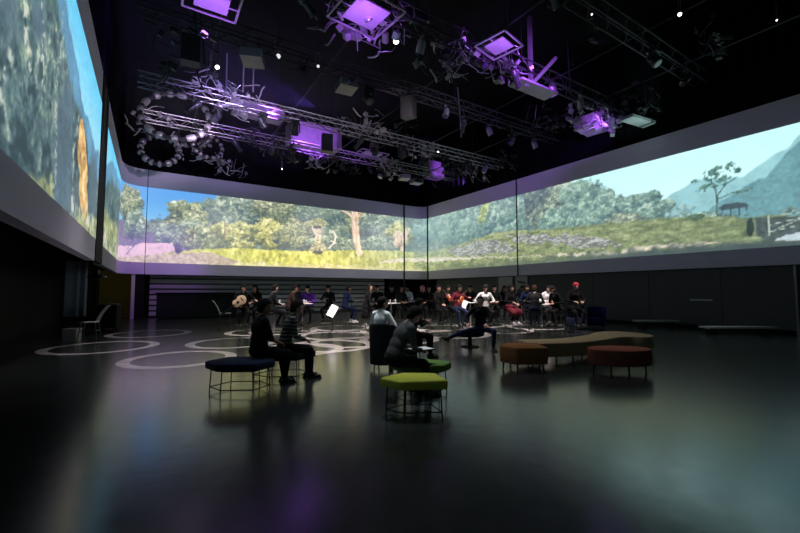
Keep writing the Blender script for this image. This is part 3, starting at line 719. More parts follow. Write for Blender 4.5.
outline = [(q.x - c0.x, q.y - c0.y) for q in (LL + end + RR[::-1])]
t = thing('serpentine_bench', 'long curved tan bench winding behind the two ottomans', 'bench', (c0.x, c0.y, 0))
n = len(outline); mb = MB(); zt, zb = .45, .17
vs = []; ins_ = []
bm = bmesh.new(); vv = [bm.verts.new((x, y, zb)) for x, y in outline]; fc = bm.faces.new(vv); ext = bmesh.ops.extrude_face_region(bm, geom=[fc])
bmesh.ops.translate(bm, verts=[g for g in ext['geom'] if isinstance(g, bmesh.types.BMVert)], vec=(0, 0, zt - zb))
bmesh.ops.recalc_face_normals(bm, faces=bm.faces); bmesh.ops.bevel(bm, geom=[e for e in bm.edges if abs(e.verts[0].co.z - e.verts[1].co.z) < 1e-4], offset=.02, segments=3, affect='EDGES', profile=.5)
me = bpy.data.meshes.new('cushion'); bm.to_mesh(me); bm.free(); me.materials.append(M['tan']); smooth_mesh(me)
o = bpy.data.objects.new('cushion', me); COL.objects.link(o); o.parent = t
for i in (4, 14, 24, 34, 40):
    for q in (LL, RR):
        v = ctr[i] * .25 + q[i] * .75 - c0; MB().tube([(v.x, v.y, .18), (v.x, v.y, 0)], .018, 10).build('leg', M['wire'], t, True)

def barrel_chair(m, label, loc, rz, w=.62, hb=.86, name='lounge_chair'):
    t = thing(name, label, 'chair', loc, rz)     # faces +Y
    MB().prism(rounded(poly_reg(8, w * .46, PI / 8), .08), .14, .44, inset=.03).build('seat', M[m], t, True)
    mb = MB(); vs = []; N = 28
    for i in range(N + 1):
        a = PI + R(-12) + (PI + R(24)) * i / N; e = abs(i / N - .5) * 2; top = hb - .16 * e ** 3
        for r_, z in ((w * .5, .1), (w * .54, top - .02), (w * .52, top), (w * .45, top), (w * .43, top - .02), (w * .42, .1)):
            vs.append((r_ * math.cos(a), r_ * math.sin(a), z))
    fs = [(i * 6 + k, i * 6 + (k + 1) % 6, (i + 1) * 6 + (k + 1) % 6, (i + 1) * 6 + k) for i in range(N) for k in range(6)]
    fs += [(0, 1, 2, 3, 4, 5), tuple(N * 6 + k for k in (5, 4, 3, 2, 1, 0))]
    mb.add(vs, fs).build('backrest', M[m], t, True)
    for k in range(4):
        a = PI / 4 + k * PI / 2; MB().tube([(w * .36 * math.cos(a), w * .36 * math.sin(a), .14), (w * .4 * math.cos(a), w * .4 * math.sin(a), 0)], .014, 8).build('leg', M['wire'], t, True)
    return t
p = at(381, 371, 0); WS = p.copy()
barrel_chair('charcoal', 'tall charcoal tub chair holding the person in the pale shirt', (p.x + .18, p.y + .2, 0), -YAW + R(-14), .54, .87)
p = at(600, 329, 0)
barrel_chair('blue', 'royal blue tub chair beside the right end of the curved bench', (p.x, p.y + .3, 0), -YAW + 2.2, .95, .86)
p = at(583, 330, 0)
barrel_chair('navy', 'dark navy tub chair beside the person in the red cap', (p.x, p.y + .3, 0), -YAW + 2.0, .8, .9)
p = at(470, 347, 0)
t = thing('round_pouffe', 'small round dark pedestal seat under the reclining person', 'seat', (p.x, p.y, 0))
MB().lathe([(.28, .28), (.36, .31), (.38, .36), (.36, .42), (.3, .44)], n=24).build('seat', M['charcoal'], t, True)
MB().lathe([(.24, 0), (.24, .02), (.06, .04), (.05, .28)], n=20).build('pedestal', M['black'], t, True)

# white cafe chair
def cafe_chair(label, loc, rz, m='white', hs=.62):
    t = thing('high_chair', label, 'chair', loc, rz)
    MB().prism(rounded([(-.21, -.2), (.21, -.2), (.2, .22), (-.2, .22)], .06), hs - .025, hs, inset=.006).build('seat', M[m], t, True)
    mb = MB(); vs = []; fs = []
    for j in range(7):
        z = hs + .02 + j * .08; y = -.2 - .02 * j - .004 * j * j
        for i in range(7):
            x = -.19 + i * .38 / 6; c = .03 * (1 - (x / .19) ** 2)
            for o_ in (0, .018): vs.append((x, y - c + o_, z))
    for j in range(6):
        for i in range(6):
            a = (j * 7 + i) * 2; b_ = a + 2; c = a + 14; d = c + 2; fs += [(a, b_, d, c), (a + 1, c + 1, d + 1, b_ + 1)]
    for i in range(6): a = i * 2; e = 84 + i * 2; fs += [(a, a + 1, a + 3, a + 2), (e, e + 2, e + 3, e + 1)]
    for j in range(6): a = j * 14; e = a + 12; fs += [(a, a + 14, a + 15, a + 1), (e, e + 1, e + 15, e + 14)]
    mb.add(vs, fs).build('backrest', M[m], t, True)
    for sx in (-1, 1):
        for sy in (-1, 1): MB().tube([(sx * .17, sy * .17, hs - .02), (sx * .23, sy * .24, 0)], .013, 8).build('leg', M['chrome'], t, True)
    MB().tube([(-.2, -.21, .28), (.2, -.21, .28), (.2, .21, .28), (-.2, .21, .28)], .01, 8, True).build('foot_ring', M['chrome'], t, True)
    return t
p = at_depth(226, 15.6)
cafe_chair('empty white high-backed chair standing in front of the black counter', (p.x, p.y, 0), R(-100))
p = at(88, 341, 0)
cafe_chair('pale grey high chair beside the blue-grey curtain at left', (p.x, p.y + .3, 0), R(80), 'slat', .55)

def bar_stool_proto():
    t = thing('bar_stool', 'proto', 'stool')
    MB().lathe([(.15, .70), (.18, .715), (.185, .74), (.17, .765), (.05, .77)], n=20).build('seat', M['charcoal'], t, True)
    for k in range(4):
        a = PI / 4 + k * PI / 2; MB().tube([(.11 * math.cos(a), .11 * math.sin(a), .71), (.23 * math.cos(a), .23 * math.sin(a), 0)], .011, 6).build('leg', M['chrome'], t, True)
    MB().tube([(.19 * math.cos(2 * PI * k / 16), .19 * math.sin(2 * PI * k / 16), .28) for k in range(16)], .009, 6, True).build('foot_ring', M['chrome'], t, True)
    return t
def table_proto():
    t = thing('high_table', 'proto', 'table')
    MB().lathe([(.36, .995), (.375, 1.0), (.38, 1.01), (.375, 1.02), (.3, 1.022)], n=32).build('tabletop', M['white'], t, True)
    MB().tube([(0, 0, .02), (0, 0, .995)], .028, 12).build('column', M['alu'], t, True)
    MB().lathe([(.26, 0), (.26, .012), (.05, .03), (.03, .06)], n=24).build('base', M['alu'], t, True)
    return t
STOOL = bar_stool_proto(); TABLE = table_proto(); STOOL_USED = [False]; TABLE_USED = [False]
def bar_stool(x, y, label):
    if not STOOL_USED[0]:
        STOOL_USED[0] = True; STOOL.location = (x, y, 0); STOOL['label'] = label; STOOL['group'] = 'bar stools in the crowd'; return STOOL
    return dup(STOOL, (x, y, 0), random.uniform(0, 1.5), label, 'bar stools in the crowd')
def high_table(x, y, label):
    if not TABLE_USED[0]:
        TABLE_USED[0] = True; TABLE.location = (x, y, 0); TABLE['label'] = label; TABLE['group'] = 'high white tables in the crowd'; return TABLE
    return dup(TABLE, (x, y, 0), random.uniform(0, 1.5), label, 'high white tables in the crowd')
def tumbler(loc, label, m='glass'):
    return tag(MB().lathe([(.028, 0), (.033, .11), (.035, .14), (.031, .14), (.026, .012)], n=14).build('tumbler', M[m], loc=loc, smooth=True), label, 'glass', 'glasses on the high tables')
TABS = []
for i, (px, dep, lab, items) in enumerate((
        (275, 14.3, 'high round white table at the left end of the crowd', 1),
        (303, 14.6, 'high round white table in front of the person in violet', 3),
        (326, 18.2, 'high round white table behind the white sheet of music', 1),
        (352, 18.6, 'high round white table with glasses left of the person in the long dark coat', 3),
        (391, 15.4, 'high round white table behind the person in the pale shirt', 2),
        (416, 18.0, 'high round white table beside the slim corner post', 2),
        (470, 16.0, 'high round white table in front of the cellist', 1),
        (521, 17.5, 'high round white table in front of the grey banner panels', 3),
        (541, 16.8, 'high round white table beside the person in white sleeves', 1))):
    q = at_depth(px, dep); TABS.append(q); high_table(q.x, q.y, lab)
    for k in range(items):
        a = 2.1 * k + i; tumbler((q.x + .18 * math.cos(a), q.y + .18 * math.sin(a), 1.022), f'{ORD[k] if k else "clear"} tumbler on the {lab.replace("high round white ", "")}'[:110])
    if i in (1, 4, 6):
        tag(MB().box((0, 0, .003), (.3, .21, .006)).build('paper_sheet', M['paper'], loc=(q.x, q.y - .12, 1.022), rz=.4 + i), ('', 'white paper lying on the table before the person in violet', '', '', 'white paper lying on the table behind the pale shirt', '', 'white paper lying on the table before the cellist')[i], 'paper')

# music stand
def music_stand(px, dep, label, rz, h=1.05, m='paper'):
    q = at_depth(px, dep); t = thing('music_stand', label, 'music stand', (q.x, q.y, 0), rz)
    MB().tube([(0, 0, .12), (0, 0, h)], .012, 8).build('pole', M['rig'], t, True)
    for k in range(3):
        a = k * 2.1 + .4; MB().tube([(0, 0, .2), (.28 * math.cos(a), .28 * math.sin(a), 0)], .009, 6).build('leg', M['rig'], t, True)
    rot = Matrix.Rotation(R(-25), 3, 'X') @ Matrix.Rotation(R(18), 3, 'Y')
    MB().box((0, .0, h + .1), (.36, .012, .42), rot=rot).build('desk', M['rig'], t)
    o = MB().box((0, -.012, h + .1), (.35, .004, .42), rot=rot).build('sheet_music', M[m], parent=None); o.location = (q.x, q.y, 0); o.rotation_euler.z = rz
    tag(o, 'white sheets of music on the ' + ' '.join(label.split()[:9]), 'sheet music'); return t
music_stand(333, 13.6, 'music stand left of the person in navy beside the table with glasses', -YAW - .5, .70)
music_stand(462, 15.2, 'music stand before the cellist', -YAW - .3, .85)

# ------------------------------------------------------------------ people
def ik(a, b, l1, l2, pole):
    d = b - a; L = min(d.length, (l1 + l2) * .995); t = d.normalized(); b2 = a + t * L
    x = (l1 * l1 - l2 * l2 + L * L) / (2 * L); h = math.sqrt(max(0, l1 * l1 - x * x))
    pv = pole - t * pole.dot(t); pv = pv.normalized() if pv.length > 1e-4 else t.orthogonal()
    return a + t * x + pv * h, b2
def hand_mesh(mb, w, dirn, palm_n, s=1., curl=.5, side=1):
    # w wrist, dirn along the hand, palm_n palm normal (towards which fingers curl)
    f = dirn.normalized(); nrm = (palm_n - f * palm_n.dot(f)).normalized(); lat = f.cross(nrm) * side
    kn = w + f * .085 * s
    for k, (off, L) in enumerate(((.030, .072), (.010, .080), (-.011, .074), (-.030, .058))):
        a = kn + lat * off * s - f * .01; d = f
        mb.cap(w + lat * off * .6 * s + f * .01, .014 * s, a, .0125 * s, 8)
        p0 = a
        for j, (fr, r0, r1) in enumerate(((.42, .0095, .0088), (.33, .0088, .008), (.25, .008, .0068))):
            ang = curl * (.5 + .45 * j); dd = (f * math.cos(ang) + nrm * math.sin(ang)).normalized()
            p1 = p0 + dd * L * fr * s; mb.cap(p0, r0 * s, p1, r1 * s, 7); p0 = p1
    a = w + lat * .022 * s + f * .02; p1 = a + (f * .55 + lat * .75 + nrm * .25).normalized() * .045 * s; mb.cap(a, .014 * s, p1, .0105 * s, 8)
    p2 = p1 + (f * .85 + lat * .25 + nrm * .3).normalized() * .032 * s; mb.cap(p1, .0105 * s, p2, .008 * s, 8)
def person(label, loc, yaw, hip_z=.56, lean=8., twist=0., side_lean=0., feet=None, hands=None, head=(0, 0, 0), top='c_black', bottom='c_black', shoes='shoe_b',
           skin='skin', hair='hair', style='short', s=1., vox=.02, sleeves='long', extra=None, build=1., knee=None, curl=.6, coat=False, skirt=None, female=False, group=None):
    """local frame: +Y forward, +X to the person's right, origin on the ground under the hips. yaw rotates about Z."""
    prim = []     # (kind, data, slot)  slots 0 top 1 bottom 2 skin
    B = build
    hip = Vector((0, 0, hip_z)); ln = R(lean)
    Rm = Matrix.Rotation(R(side_lean), 3, 'Y') @ Matrix.Rotation(-ln, 3, 'X')
    Rt = Rm @ Matrix.Rotation(R(twist), 3, 'Z')
    up = Rm @ Vector((0, 0, 1)); bend = Rm @ Matrix.Rotation(-ln * .35, 3, 'X')
    waist = hip + up * .17 * s; chest = waist + (bend @ Vector((0, 0, 1))) * .20 * s; neck0 = chest + (bend @ Vector((0, 0, 1))) * .15 * s
    Rc = bend @ Matrix.Rotation(R(twist), 3, 'Z')
    def E(c, r, rot, slot): prim.append(('e', (c, r, rot), slot))
    def C(a, ra, b_, rb, slot): prim.append(('c', (a, ra, b_, rb), slot))
    E(hip + up * .02, (.168 * s * B, .125 * s * B, .115 * s), Rm, 1)
    E(hip + up * .11 * s, (.155 * s * B, .115 * s * B, .12 * s), Rm, 0 if (coat or 1) else 1)
    E(waist + up * .04, (.15 * s * B, .112 * s * B, .15 * s), Rm, 0)
    E(chest, (.168 * s * B, .12 * s * B, .16 * s), Rc, 0)
    E(chest + Rc @ Vector((0, .02, .05)), (.15 * s * B, .115 * s, .11 * s), Rc, 0)
    shw = (.165 if female else .182) * s
    sh = {1: neck0 + Rc @ Vector((shw, 0, -.035 * s)), -1: neck0 + Rc @ Vector((-shw, 0, -.035 * s))}
    C(sh[1], .058 * s, neck0 + Rc @ Vector((.04, 0, .01)), .058 * s, 0); C(sh[-1], .058 * s, neck0 + Rc @ Vector((-.04, 0, .01)), .058 * s, 0)
    hp, hy, hr = head
    Rh = bend @ Matrix.Rotation(R(-hy), 3, 'Z') @ Matrix.Rotation(R(-hp) + ln * .6, 3, 'X') @ Matrix.Rotation(R(hr), 3, 'Y')
    nk = neck0 + (bend @ Vector((0, .01, .085))) * s; hc = nk + Rh @ Vector((0, .018, .095)) * s
    C(neck0 + Rc @ Vector((0, 0, .01)), .052 * s, nk, .048 * s, 2)
    E(hc + Rh @ Vector((0, -.008, .022)) * s, (.080 * s, .098 * s, .096 * s), Rh, 2)
    E(hc + Rh @ Vector((0, .026, -.045)) * s, (.056 * s, .062 * s, .07 * s), Rh, 2)
    C(hc + Rh @ Vector((0, .083, .01)) * s, .010 * s, hc + Rh @ Vector((0, .104, -.022)) * s, .014 * s, 2)
    for k in (-1, 1): E(hc + Rh @ Vector((k * .079, -.006, -.01)) * s, (.012 * s, .022 * s, .032 * s), Rh, 2)
    # arms
    hands = hands or {}
    hands_l = []
    for k in (1, -1):
        tgt = Vector(hands.get(k, (k * .16, .34, hip_z + .1)))
        pole = Rc @ Vector((k * .9, -.5, -.8)); el, wr = ik(sh[k], tgt, .285 * s, .25 * s, pole)
        ua = 0; fa = 0 if sleeves == 'long' else 2
        C(sh[k], .056 * s * B, el, .042 * s * B, ua); C(el, .042 * s, wr, .027 * s if fa == 2 else .033 * s, fa)
        hands_l.append((wr, (wr - el).normalized(), k))
    # legs
    feet = feet or {}; ank = {}
    for k in (1, -1):
        h0 = hip + Rm @ Vector((k * .09 * s, 0, -.01)); f = feet.get(k, (k * .12, .42, .0)); fa = Vector((f[0], f[1], f[2] + .085 * s))
        fy = f[3] if len(f) > 3 else 0
        pole = Vector((k * .25, 1, .6)) if not knee else Vector(knee[k]); kn, an = ik(h0, fa, .43 * s, .41 * s, pole)
        C(h0, .085 * s * B, kn, .058 * s * B, 1); C(kn, .058 * s, kn * .6 + an * .4, .056 * s, 1); C(kn * .6 + an * .4, .056 * s, an, .043 * s, 1)
        ank[k] = (an, fy, kn)
        if skirt: C(h0 + Vector((0, 0, .02)), .11 * s, kn * .85 + an * .15, .12 * s, 3)
    if skirt: C(hip + Vector((0, -.02, 0)), .15 * s, (ank[1][2] + ank[-1][2]) / 2, .13 * s, 3)
    if coat:
        C(hip + up * .05, .16 * s, hip + Vector((0, -.02, -.30)), .17 * s, 0)
    # union surface
    mb = MB()
    for kd, d, sl in prim:
        if kd == 'e': mb.ell(d[0], d[1], d[2])
        else: mb.cap(*d)
    me0 = bpy.data.meshes.new('tmp'); me0.from_pydata(mb.v, [], mb.f)
    tmp = bpy.data.objects.new('tmp', me0); COL.objects.link(tmp)
    m1 = tmp.modifiers.new('r', 'REMESH'); m1.mode = 'VOXEL'; m1.voxel_size = vox; m1.adaptivity = 0
    m2 = tmp.modifiers.new('s', 'SMOOTH'); m2.factor = .5; m2.iterations = 5 if vox > .017 else 12
    dg = bpy.context.evaluated_depsgraph_get(); me = bpy.data.meshes.new_from_object(tmp.evaluated_get(dg))
    bpy.data.objects.remove(tmp); bpy.data.meshes.remove(me0)
    nF = len(me.polygons); cen = np.zeros(nF * 3); me.polygons.foreach_get('center', cen); cen = cen.reshape(-1, 3)
    best = np.full(nF, 1e9); slot = np.zeros(nF, int)
    for kd, d, sl in prim:
        if kd == 'e':
            c, r, rot = d; q = (cen - np.array(c)) @ np.array(rot); q = q / np.array(r); dist = (np.linalg.norm(q, axis=1) - 1) * min(r)
        else:
            a, ra, b_, rb = d; a = np.array(a); b_ = np.array(b_); v = b_ - a; tt = np.clip(((cen - a) @ v) / (v @ v + 1e-9), 0, 1)
            dist = np.linalg.norm(cen - a - tt[:, None] * v, axis=1) - (ra + (rb - ra) * tt)
        m_ = dist < best; best[m_] = dist[m_]; slot[m_] = sl
    # copy to lists and append hands, eyes, mouth
    nV = len(me.vertices); vco = np.zeros(nV * 3); me.vertices.foreach_get('co', vco); vco = vco.reshape(-1, 3)
    out = MB(); out.v = [tuple(v) for v in vco]; out.f = [tuple(p.vertices) for p in me.polygons]; idx = slot.tolist(); bpy.data.meshes.remove(me)
    def extra_part(fn, sl):
        n0 = len(out.f); fn(out); idx.extend([sl] * (len(out.f) - n0))
    for wr, dr, k in hands_l:
        pn = Vector((-k * .35, .15, -1)); extra_part(lambda o_: hand_mesh(o_, wr, dr, pn, s, curl, k), 2)
    for k in (-1, 1):
        extra_part(lambda o_: o_.ell(hc + Rh @ Vector((k * .031, .080, .004)) * s, (.013 * s, .009 * s, .008 * s), Rh, 8, 6), 4)
    extra_part(lambda o_: o_.ell(hc + Rh @ Vector((0, .084, -.058)) * s, (.024 * s, .008 * s, .006 * s), Rh, 8, 6), 5)
    mats = [M[top], M[bottom], M[skin], M[skirt] if skirt else M[bottom], M['eye'], M['lip']]
    me = bpy.data.meshes.new('person'); me.from_pydata(out.v, [], out.f)
    for m_ in mats: me.materials.append(m_)
    me.polygons.foreach_set('material_index', idx); me.polygons.foreach_set('use_smooth', [True] * len(idx)); me.update()
    o = bpy.data.objects.new('person', me); COL.objects.link(o); o.location = (loc[0], loc[1], 0); o.rotation_euler.z = yaw
    tag(o, label, 'person', group)
    # hair
    hm = MB(); Hq = lambda x, y, z: hc + Rh @ (Vector((x, y, z)) * s)
    def shell(rx, ry, rz_, c, ylim, zlim):
        vs = []; NU, NV = 20, 12
        for j in range(NV + 1):
            t_ = PI / 2 - j * (PI * .66) / NV
            for i in range(NU):
                a = 2 * PI * i / NU; x = math.cos(t_) * math.cos(a); y = math.cos(t_) * math.sin(a); z = math.sin(t_)
                if y > 0: z = max(z, .30 + .25 * y)    # fringe line on the forehead
                q = math.sqrt(max(0, 1 - z * z)) / max(1e-6, math.hypot(x, y)) if math.hypot(x, y) > 1e-6 else 0
                jj = 1 + .03 * math.sin(7 * a + 3 * j)
                vs.append(Hq(c[0] + rx * x * (q if y > 0 else 1) * jj, c[1] + ry * y * (q if y > 0 else 1) * jj, c[2] + rz_ * z))
        fs = [(j * NU + i, j * NU + (i + 1) % NU, (j + 1) * NU + (i + 1) % NU, (j + 1) * NU + i) for j in range(NV) for i in range(NU)]
        fs.append(tuple(NV * NU + i for i in range(NU))); hm.add(vs, fs)
    if style == 'cap':
        hm.lathe([(.093 * s, -.01), (.095 * s, .03), (.085 * s, .075), (.05 * s, .11), (.01 * s, .12)], Hq(0, -.012, .03), 20, Rh)
        nm = 'knit_cap'
    elif style == 'hood':
        shell(.1, .115, .112, (0, -.012, .02), 0, 0); hm.ell(Hq(0, -.06, -.08), (.1, .07, .08), Rh); nm = 'hood'
    else:
        shell(.097, .116, .118, (0, -.016, .026), 0, 0); hm.ell(Hq(0, -.05, -.02), (.082 * s, .07 * s, .09 * s), Rh); nm = 'hair'
    if style == 'long':
        for k in range(9):
            a = PI + PI * k / 8; x = .078 * math.cos(a); y = .085 * math.sin(a) - .01
            hm.cap(Hq(x, y, .02), .026 * s, Hq(x * 1.15, y * 1.05 - .01, -.2), .018 * s, 8)
    if style == 'bun': hm.ell(Hq(0, -.10, .07), (.04 * s, .035 * s, .04 * s), Rh); 
    if style == 'tail': hm.cap(Hq(0, -.1, .05), .025 * s, Hq(0, -.15, -.14), .015 * s, 8)
    h_o = hm.build(nm, M[hair], o, True)
    # shoes
    for k in (1, -1):
        an, fy, kn = ank[k]; sm = MB(); d = Vector((math.sin(R(fy)) * 1, math.cos(R(fy)), 0)); pitch = feet.get(k, (0, 0, 0))[4] if len(feet.get(k, (0, 0, 0))) > 4 else 0
        if pitch: d = Vector((d.x * math.cos(R(pitch)), d.y * math.cos(R(pitch)), math.sin(R(pitch))))
        u_ = Vector((0, 0, 1)); u_ = (u_ - d * u_.dot(d)).normalized(); base = an - u_ * .045 * s
        sm.cap(base - d * .035 * s, .036 * s, base + d * .15 * s - u_ * .008, .030 * s, 12)
        sm.cap(an + u_ * .01, .044 * s, base + d * .07 * s, .036 * s, 10)
        lat = d.cross(u_); rot = Matrix((lat, d, u_)).transposed()
        sm.box(base + d * .055 * s - u_ * .030 * s, (.075 * s, .26 * s, .018 * s), rot=rot)
        sm.build('shoe', M[shoes], o, True)
    return o

def face(px_dir): return px_dir
# yaw helper : image-space heading, 0 = away from the camera, 90 = to the right of the picture, 180 = to the camera
def hd(a): return -YAW - R(a)
# ---- foreground
p = at_depth(260, 6.3)
person('person in black, seen from the side, sitting nearer on the dark stool at left', (p.x, p.y), hd(52), .535, 3, feet={1: (.1, .40, 0), -1: (-.1, .46, 0)}, hands={1: (.10, .30, .66), -1: (-.06, .34, .66)}, head=(14, 22, 0), vox=.013, build=1.2, bottom='c_black', style='short', hair='hair', sleeves='short', skin='skin2')
p = at_depth(285, 6.75)
person('person in a striped sweater sitting on the dark stool at left', (p.x, p.y), hd(66), .535, 12, feet={1: (.10, .44, 0), -1: (-.1, .42, 0)}, hands={1: (.06, .34, .66), -1: (-.06, .36, .66)}, head=(12, 8, 0), top='c_stripe', vox=.013, hair='hair_b', knee={1: (.1, .9, .5), -1: (-.1, 1, .6)})
p = at_depth(393, 5.55)
person('person in a dark grey sweater bent over white papers, on the green stool', (p.x, p.y), hd(66), .54, 20, feet={1: (.1, .5, 0), -1: (-.12, .46, 0)}, hands={1: (.08, .40, .66), -1: (-.10, .42, .66)}, head=(26, 0, 0), top='c_grey', bottom='c_black', vox=.013, build=1.05)
Q = Matrix.Rotation(hd(66), 3, 'Z') @ Vector((-.02, .44, 0)); t = thing('paper_pad', 'white pad of papers on the lap of the person in the grey sweater', 'paper pad', (p.x + Q.x, p.y + Q.y, .652), hd(66) + .2)
MB().box((0, 0, 0), (.25, .36, .012)).build('board', M['c_char'], t); MB().box((0, 0, .010), (.24, .35, .008)).build('sheets', M['paper'], t)
p = at_depth(380, 7.75)
person('person in a pale blue shirt sitting in the charcoal tub chair', (p.x, p.y), hd(40), .55, 4, feet={1: (.1, .5, 0), -1: (-.12, .5, 0)}, hands={1: (.22, .32, .78), -1: (-.2, .32, .78)}, head=(4, 35, 0), top='c_lblue', bottom='c_navy', vox=.014)
p = at_depth(411, 8.9)
person('person in black with hood, sitting behind the grey sweater', (p.x, p.y), hd(80), .52, 10, feet={1: (.1, .42, 0), -1: (-.12, .46, 0)}, hands={1: (.1, .35, .8), -1: (-.08, .36, .82)}, head=(16, 5, 0), top='c_black', vox=.015, style='short')
SP = at_depth(411, 8.9)
barrel_chair('charcoal', 'low charcoal tub chair under the person in black with hood', (SP.x, SP.y, 0), hd(80), .6, .62)
p = at(481, 349, 0)
person('person in a black jacket and navy trousers lounging with one leg stretched sideways', (p.x, p.y), hd(188), .52, -6, feet={1: (.86, .30, .20, 70, 30), -1: (-.28, .34, 0, -20)}, hands={1: (.34, .1, .66), -1: (-.14, .30, .66)}, head=(0, 10, 0), bottom='c_navy', vox=.015, knee={1: (.4, .3, 1), -1: (-.6, 1, .6)})

# ---- crowd round the high tables. (column, distance, heading, options)
SEAT = .86
crowd = [
 (243, 14.2, 150, 'person in black playing a pale wooden guitar', dict(hands={1: (.16, .24, 1.0), -1: (-.42, .24, 1.16)}, head=(14, -10, 0))),
 (258, 15.2, 200, 'person in black with long hair beside the guitarist', dict(style='long', hands={1: (.12, .3, 1.05), -1: (-.1, .3, 1.05)})),
 (271, 13.6, 60, 'person in black turned right, behind the pair on the dark stool', dict(hands={1: (.1, .34, 1.0), -1: (-.1, .3, 1.0)})),
 (289, 14.0, 75, 'person in dark brown leaning to the table left of the violet shirt', dict(top='c_brown', skin='skin2', lean=12, hands={1: (.1, .4, 1.08), -1: (-.1, .4, 1.08)})),
 (297, 15.8, 150, 'person in olive grey behind the leftmost white table', dict(top='c_grey', skin='skin2')),
 (310, 15.5, 185, 'person in a violet shirt behind the leftmost white table', dict(top='c_purple', lean=14, hands={1: (.16, .38, 1.07), -1: (-.16, .38, 1.07)}, head=(20, 0, 0))),
 (330, 16.6, 195, 'person in charcoal with head bowed behind the sheet of music', dict(top='c_char', head=(18, 0, 0), hands={1: (.2, .3, 1.1), -1: (-.1, .3, 1.15)})),
 (345, 15.8, 60, 'person in navy beside the table with glasses', dict(top='c_navy', bottom='c_navy', shoes='shoe_w', hands={1: (.1, .36, 1.05), -1: (-.1, .36, 1.05)})),
 (366, 14.8, 80, 'tall person in a long dark coat turned to the right', dict(coat=True, style='long', hip_z=.9, top='c_black', head=(8, 20, 0), s=1.04)),
 (392, 18.2, 185, 'person in black behind the table near the slatted wall', dict(hands={1: (.16, .34, 1.06), -1: (-.16, .34, 1.06)})),
 (409, 19.0, 215, 'person in a pale sweater beside the slim corner post', dict(top='c_lblue')),
 (423, 16.8, 190, 'person with pink hair and black top', dict(hair='hair_p', style='long', hands={1: (.16, .3, 1.02), -1: (-.16, .3, 1.02)})),
 (435, 15.2, 130, 'person in a black suit jacket with white shirt front', dict(style='short', head=(6, 0, 0), hands={1: (.1, .36, .98), -1: (-.15, .3, 1.0)}, s=1.03)),
 (447, 16.0, 170, 'person in a dark suit raising both hands to the face', dict(hands={1: (.08, .3, 1.28), -1: (-.2, .34, 1.2)}, s=1.03)),
 (457, 14.6, 160, 'person in red and blue playing a red-brown violin', dict(top='c_red', bottom='c_denim', head=(10, -20, 0), hands={1: (.16, .32, 1.14), -1: (-.30, .38, 1.24)}, style='bun', female=True)),
 (470, 17.0, 185, 'cellist in dark grey behind the white table', dict(top='c_char', hands={1: (.15, .34, 1.04), -1: (-.16, .34, 1.1)})),
 (484, 14.4, 175, 'person in charcoal with white sleeves beside the cellist', dict(top='c_white', bottom='c_char', hands={1: (.24, .3, 1.06), -1: (-.2, .3, 1.1)}, style='cap', hair='c_char')),
 (494, 16.8, 190, 'person in black with bare pale face before the first banner', dict(style='tail')),
 (508, 15.4, 150, 'person in black top and dark red skirt', dict(skirt='c_red', style='long', female=True, hands={1: (.14, .36, 1.04), -1: (-.14, .34, 1.0)}, shoes='shoe_w')),
 (521, 19.0, 185, 'person in grey behind the table before the second banner', dict(top='c_grey', hands={1: (.2, .3, 1.05), -1: (-.2, .3, 1.05)})),
 (534, 13.8, 20, 'person in dark jacket and blue jeans seen from behind', dict(bottom='c_denim', top='c_char', hair='hair_b', lean=14)),
 (545, 15.6, 165, 'person with white sleeves and pink apron lit by the spotlight', dict(top='c_white', bottom='c_char', head=(16, 0, 0), hands={1: (.22, .34, 1.08), -1: (-.12, .36, 1.08)})),
 (551, 17.2, 200, 'person in pale pink top at the right of the crowd', dict(top='c_pink', female=True)),
 (558, 14.2, 250, 'person in black hunched beside the person in the red cap', dict(lean=16, style='hood', hair='c_black')),
 (378, 17.2, 190, 'person in black partly hidden between the long dark coat and the white table', dict()),
 (400, 16.6, 150, 'person in charcoal just left of the slim corner post', dict(top='c_char', style='long')),
 (429, 18.6, 185, 'person in dark brown half hidden behind the black suit jacket', dict(top='c_brown')),
 (502, 17.6, 160, 'person in white collar and black jacket at the first banner', dict(style='long', female=True)),
 (527, 15.6, 200, 'person in navy turned to the table before the second banner', dict(top='c_navy', hands={1: (.1, .34, 1.1), -1: (-.2, .3, 1.1)})),
 (573, 14.0, 175, 'person in a red cap and black jacket over white shirt', dict(style='cap', hair='capred', hands={1: (.16, .32, 1.12), -1: (-.16, .32, 1.12)}, s=1.06, hip_z=.92)),
]
for i, (px, dep, h, lab, kw) in enumerate(crowd):
    q = at_depth(px, dep); kw = dict(kw); hz = kw.pop('hip_z', SEAT); sc_ = kw.get('s', 1.05); kw['s'] = sc_
    kw.setdefault('hands', {1: (.14, .32, 1.04), -1: (-.14, .32, 1.04)}); kw.setdefault('head', (10, 0, 0)); kw.setdefault('lean', 8)
    kw.setdefault('skin', 'skin2' if i % 3 == 1 else 'skin')
    kw.setdefault('feet', {1: (.12, .30 + .05 * (i % 3), .22), -1: (-.13, .26 + .06 * (i % 2), .24)})
    person(lab, (q.x, q.y), hd(h), hz, kw.pop('lean'), vox=.02, **kw)
    bar_stool(q.x, q.y, 'bar stool under the ' + ' '.join(lab.split()[:12]))

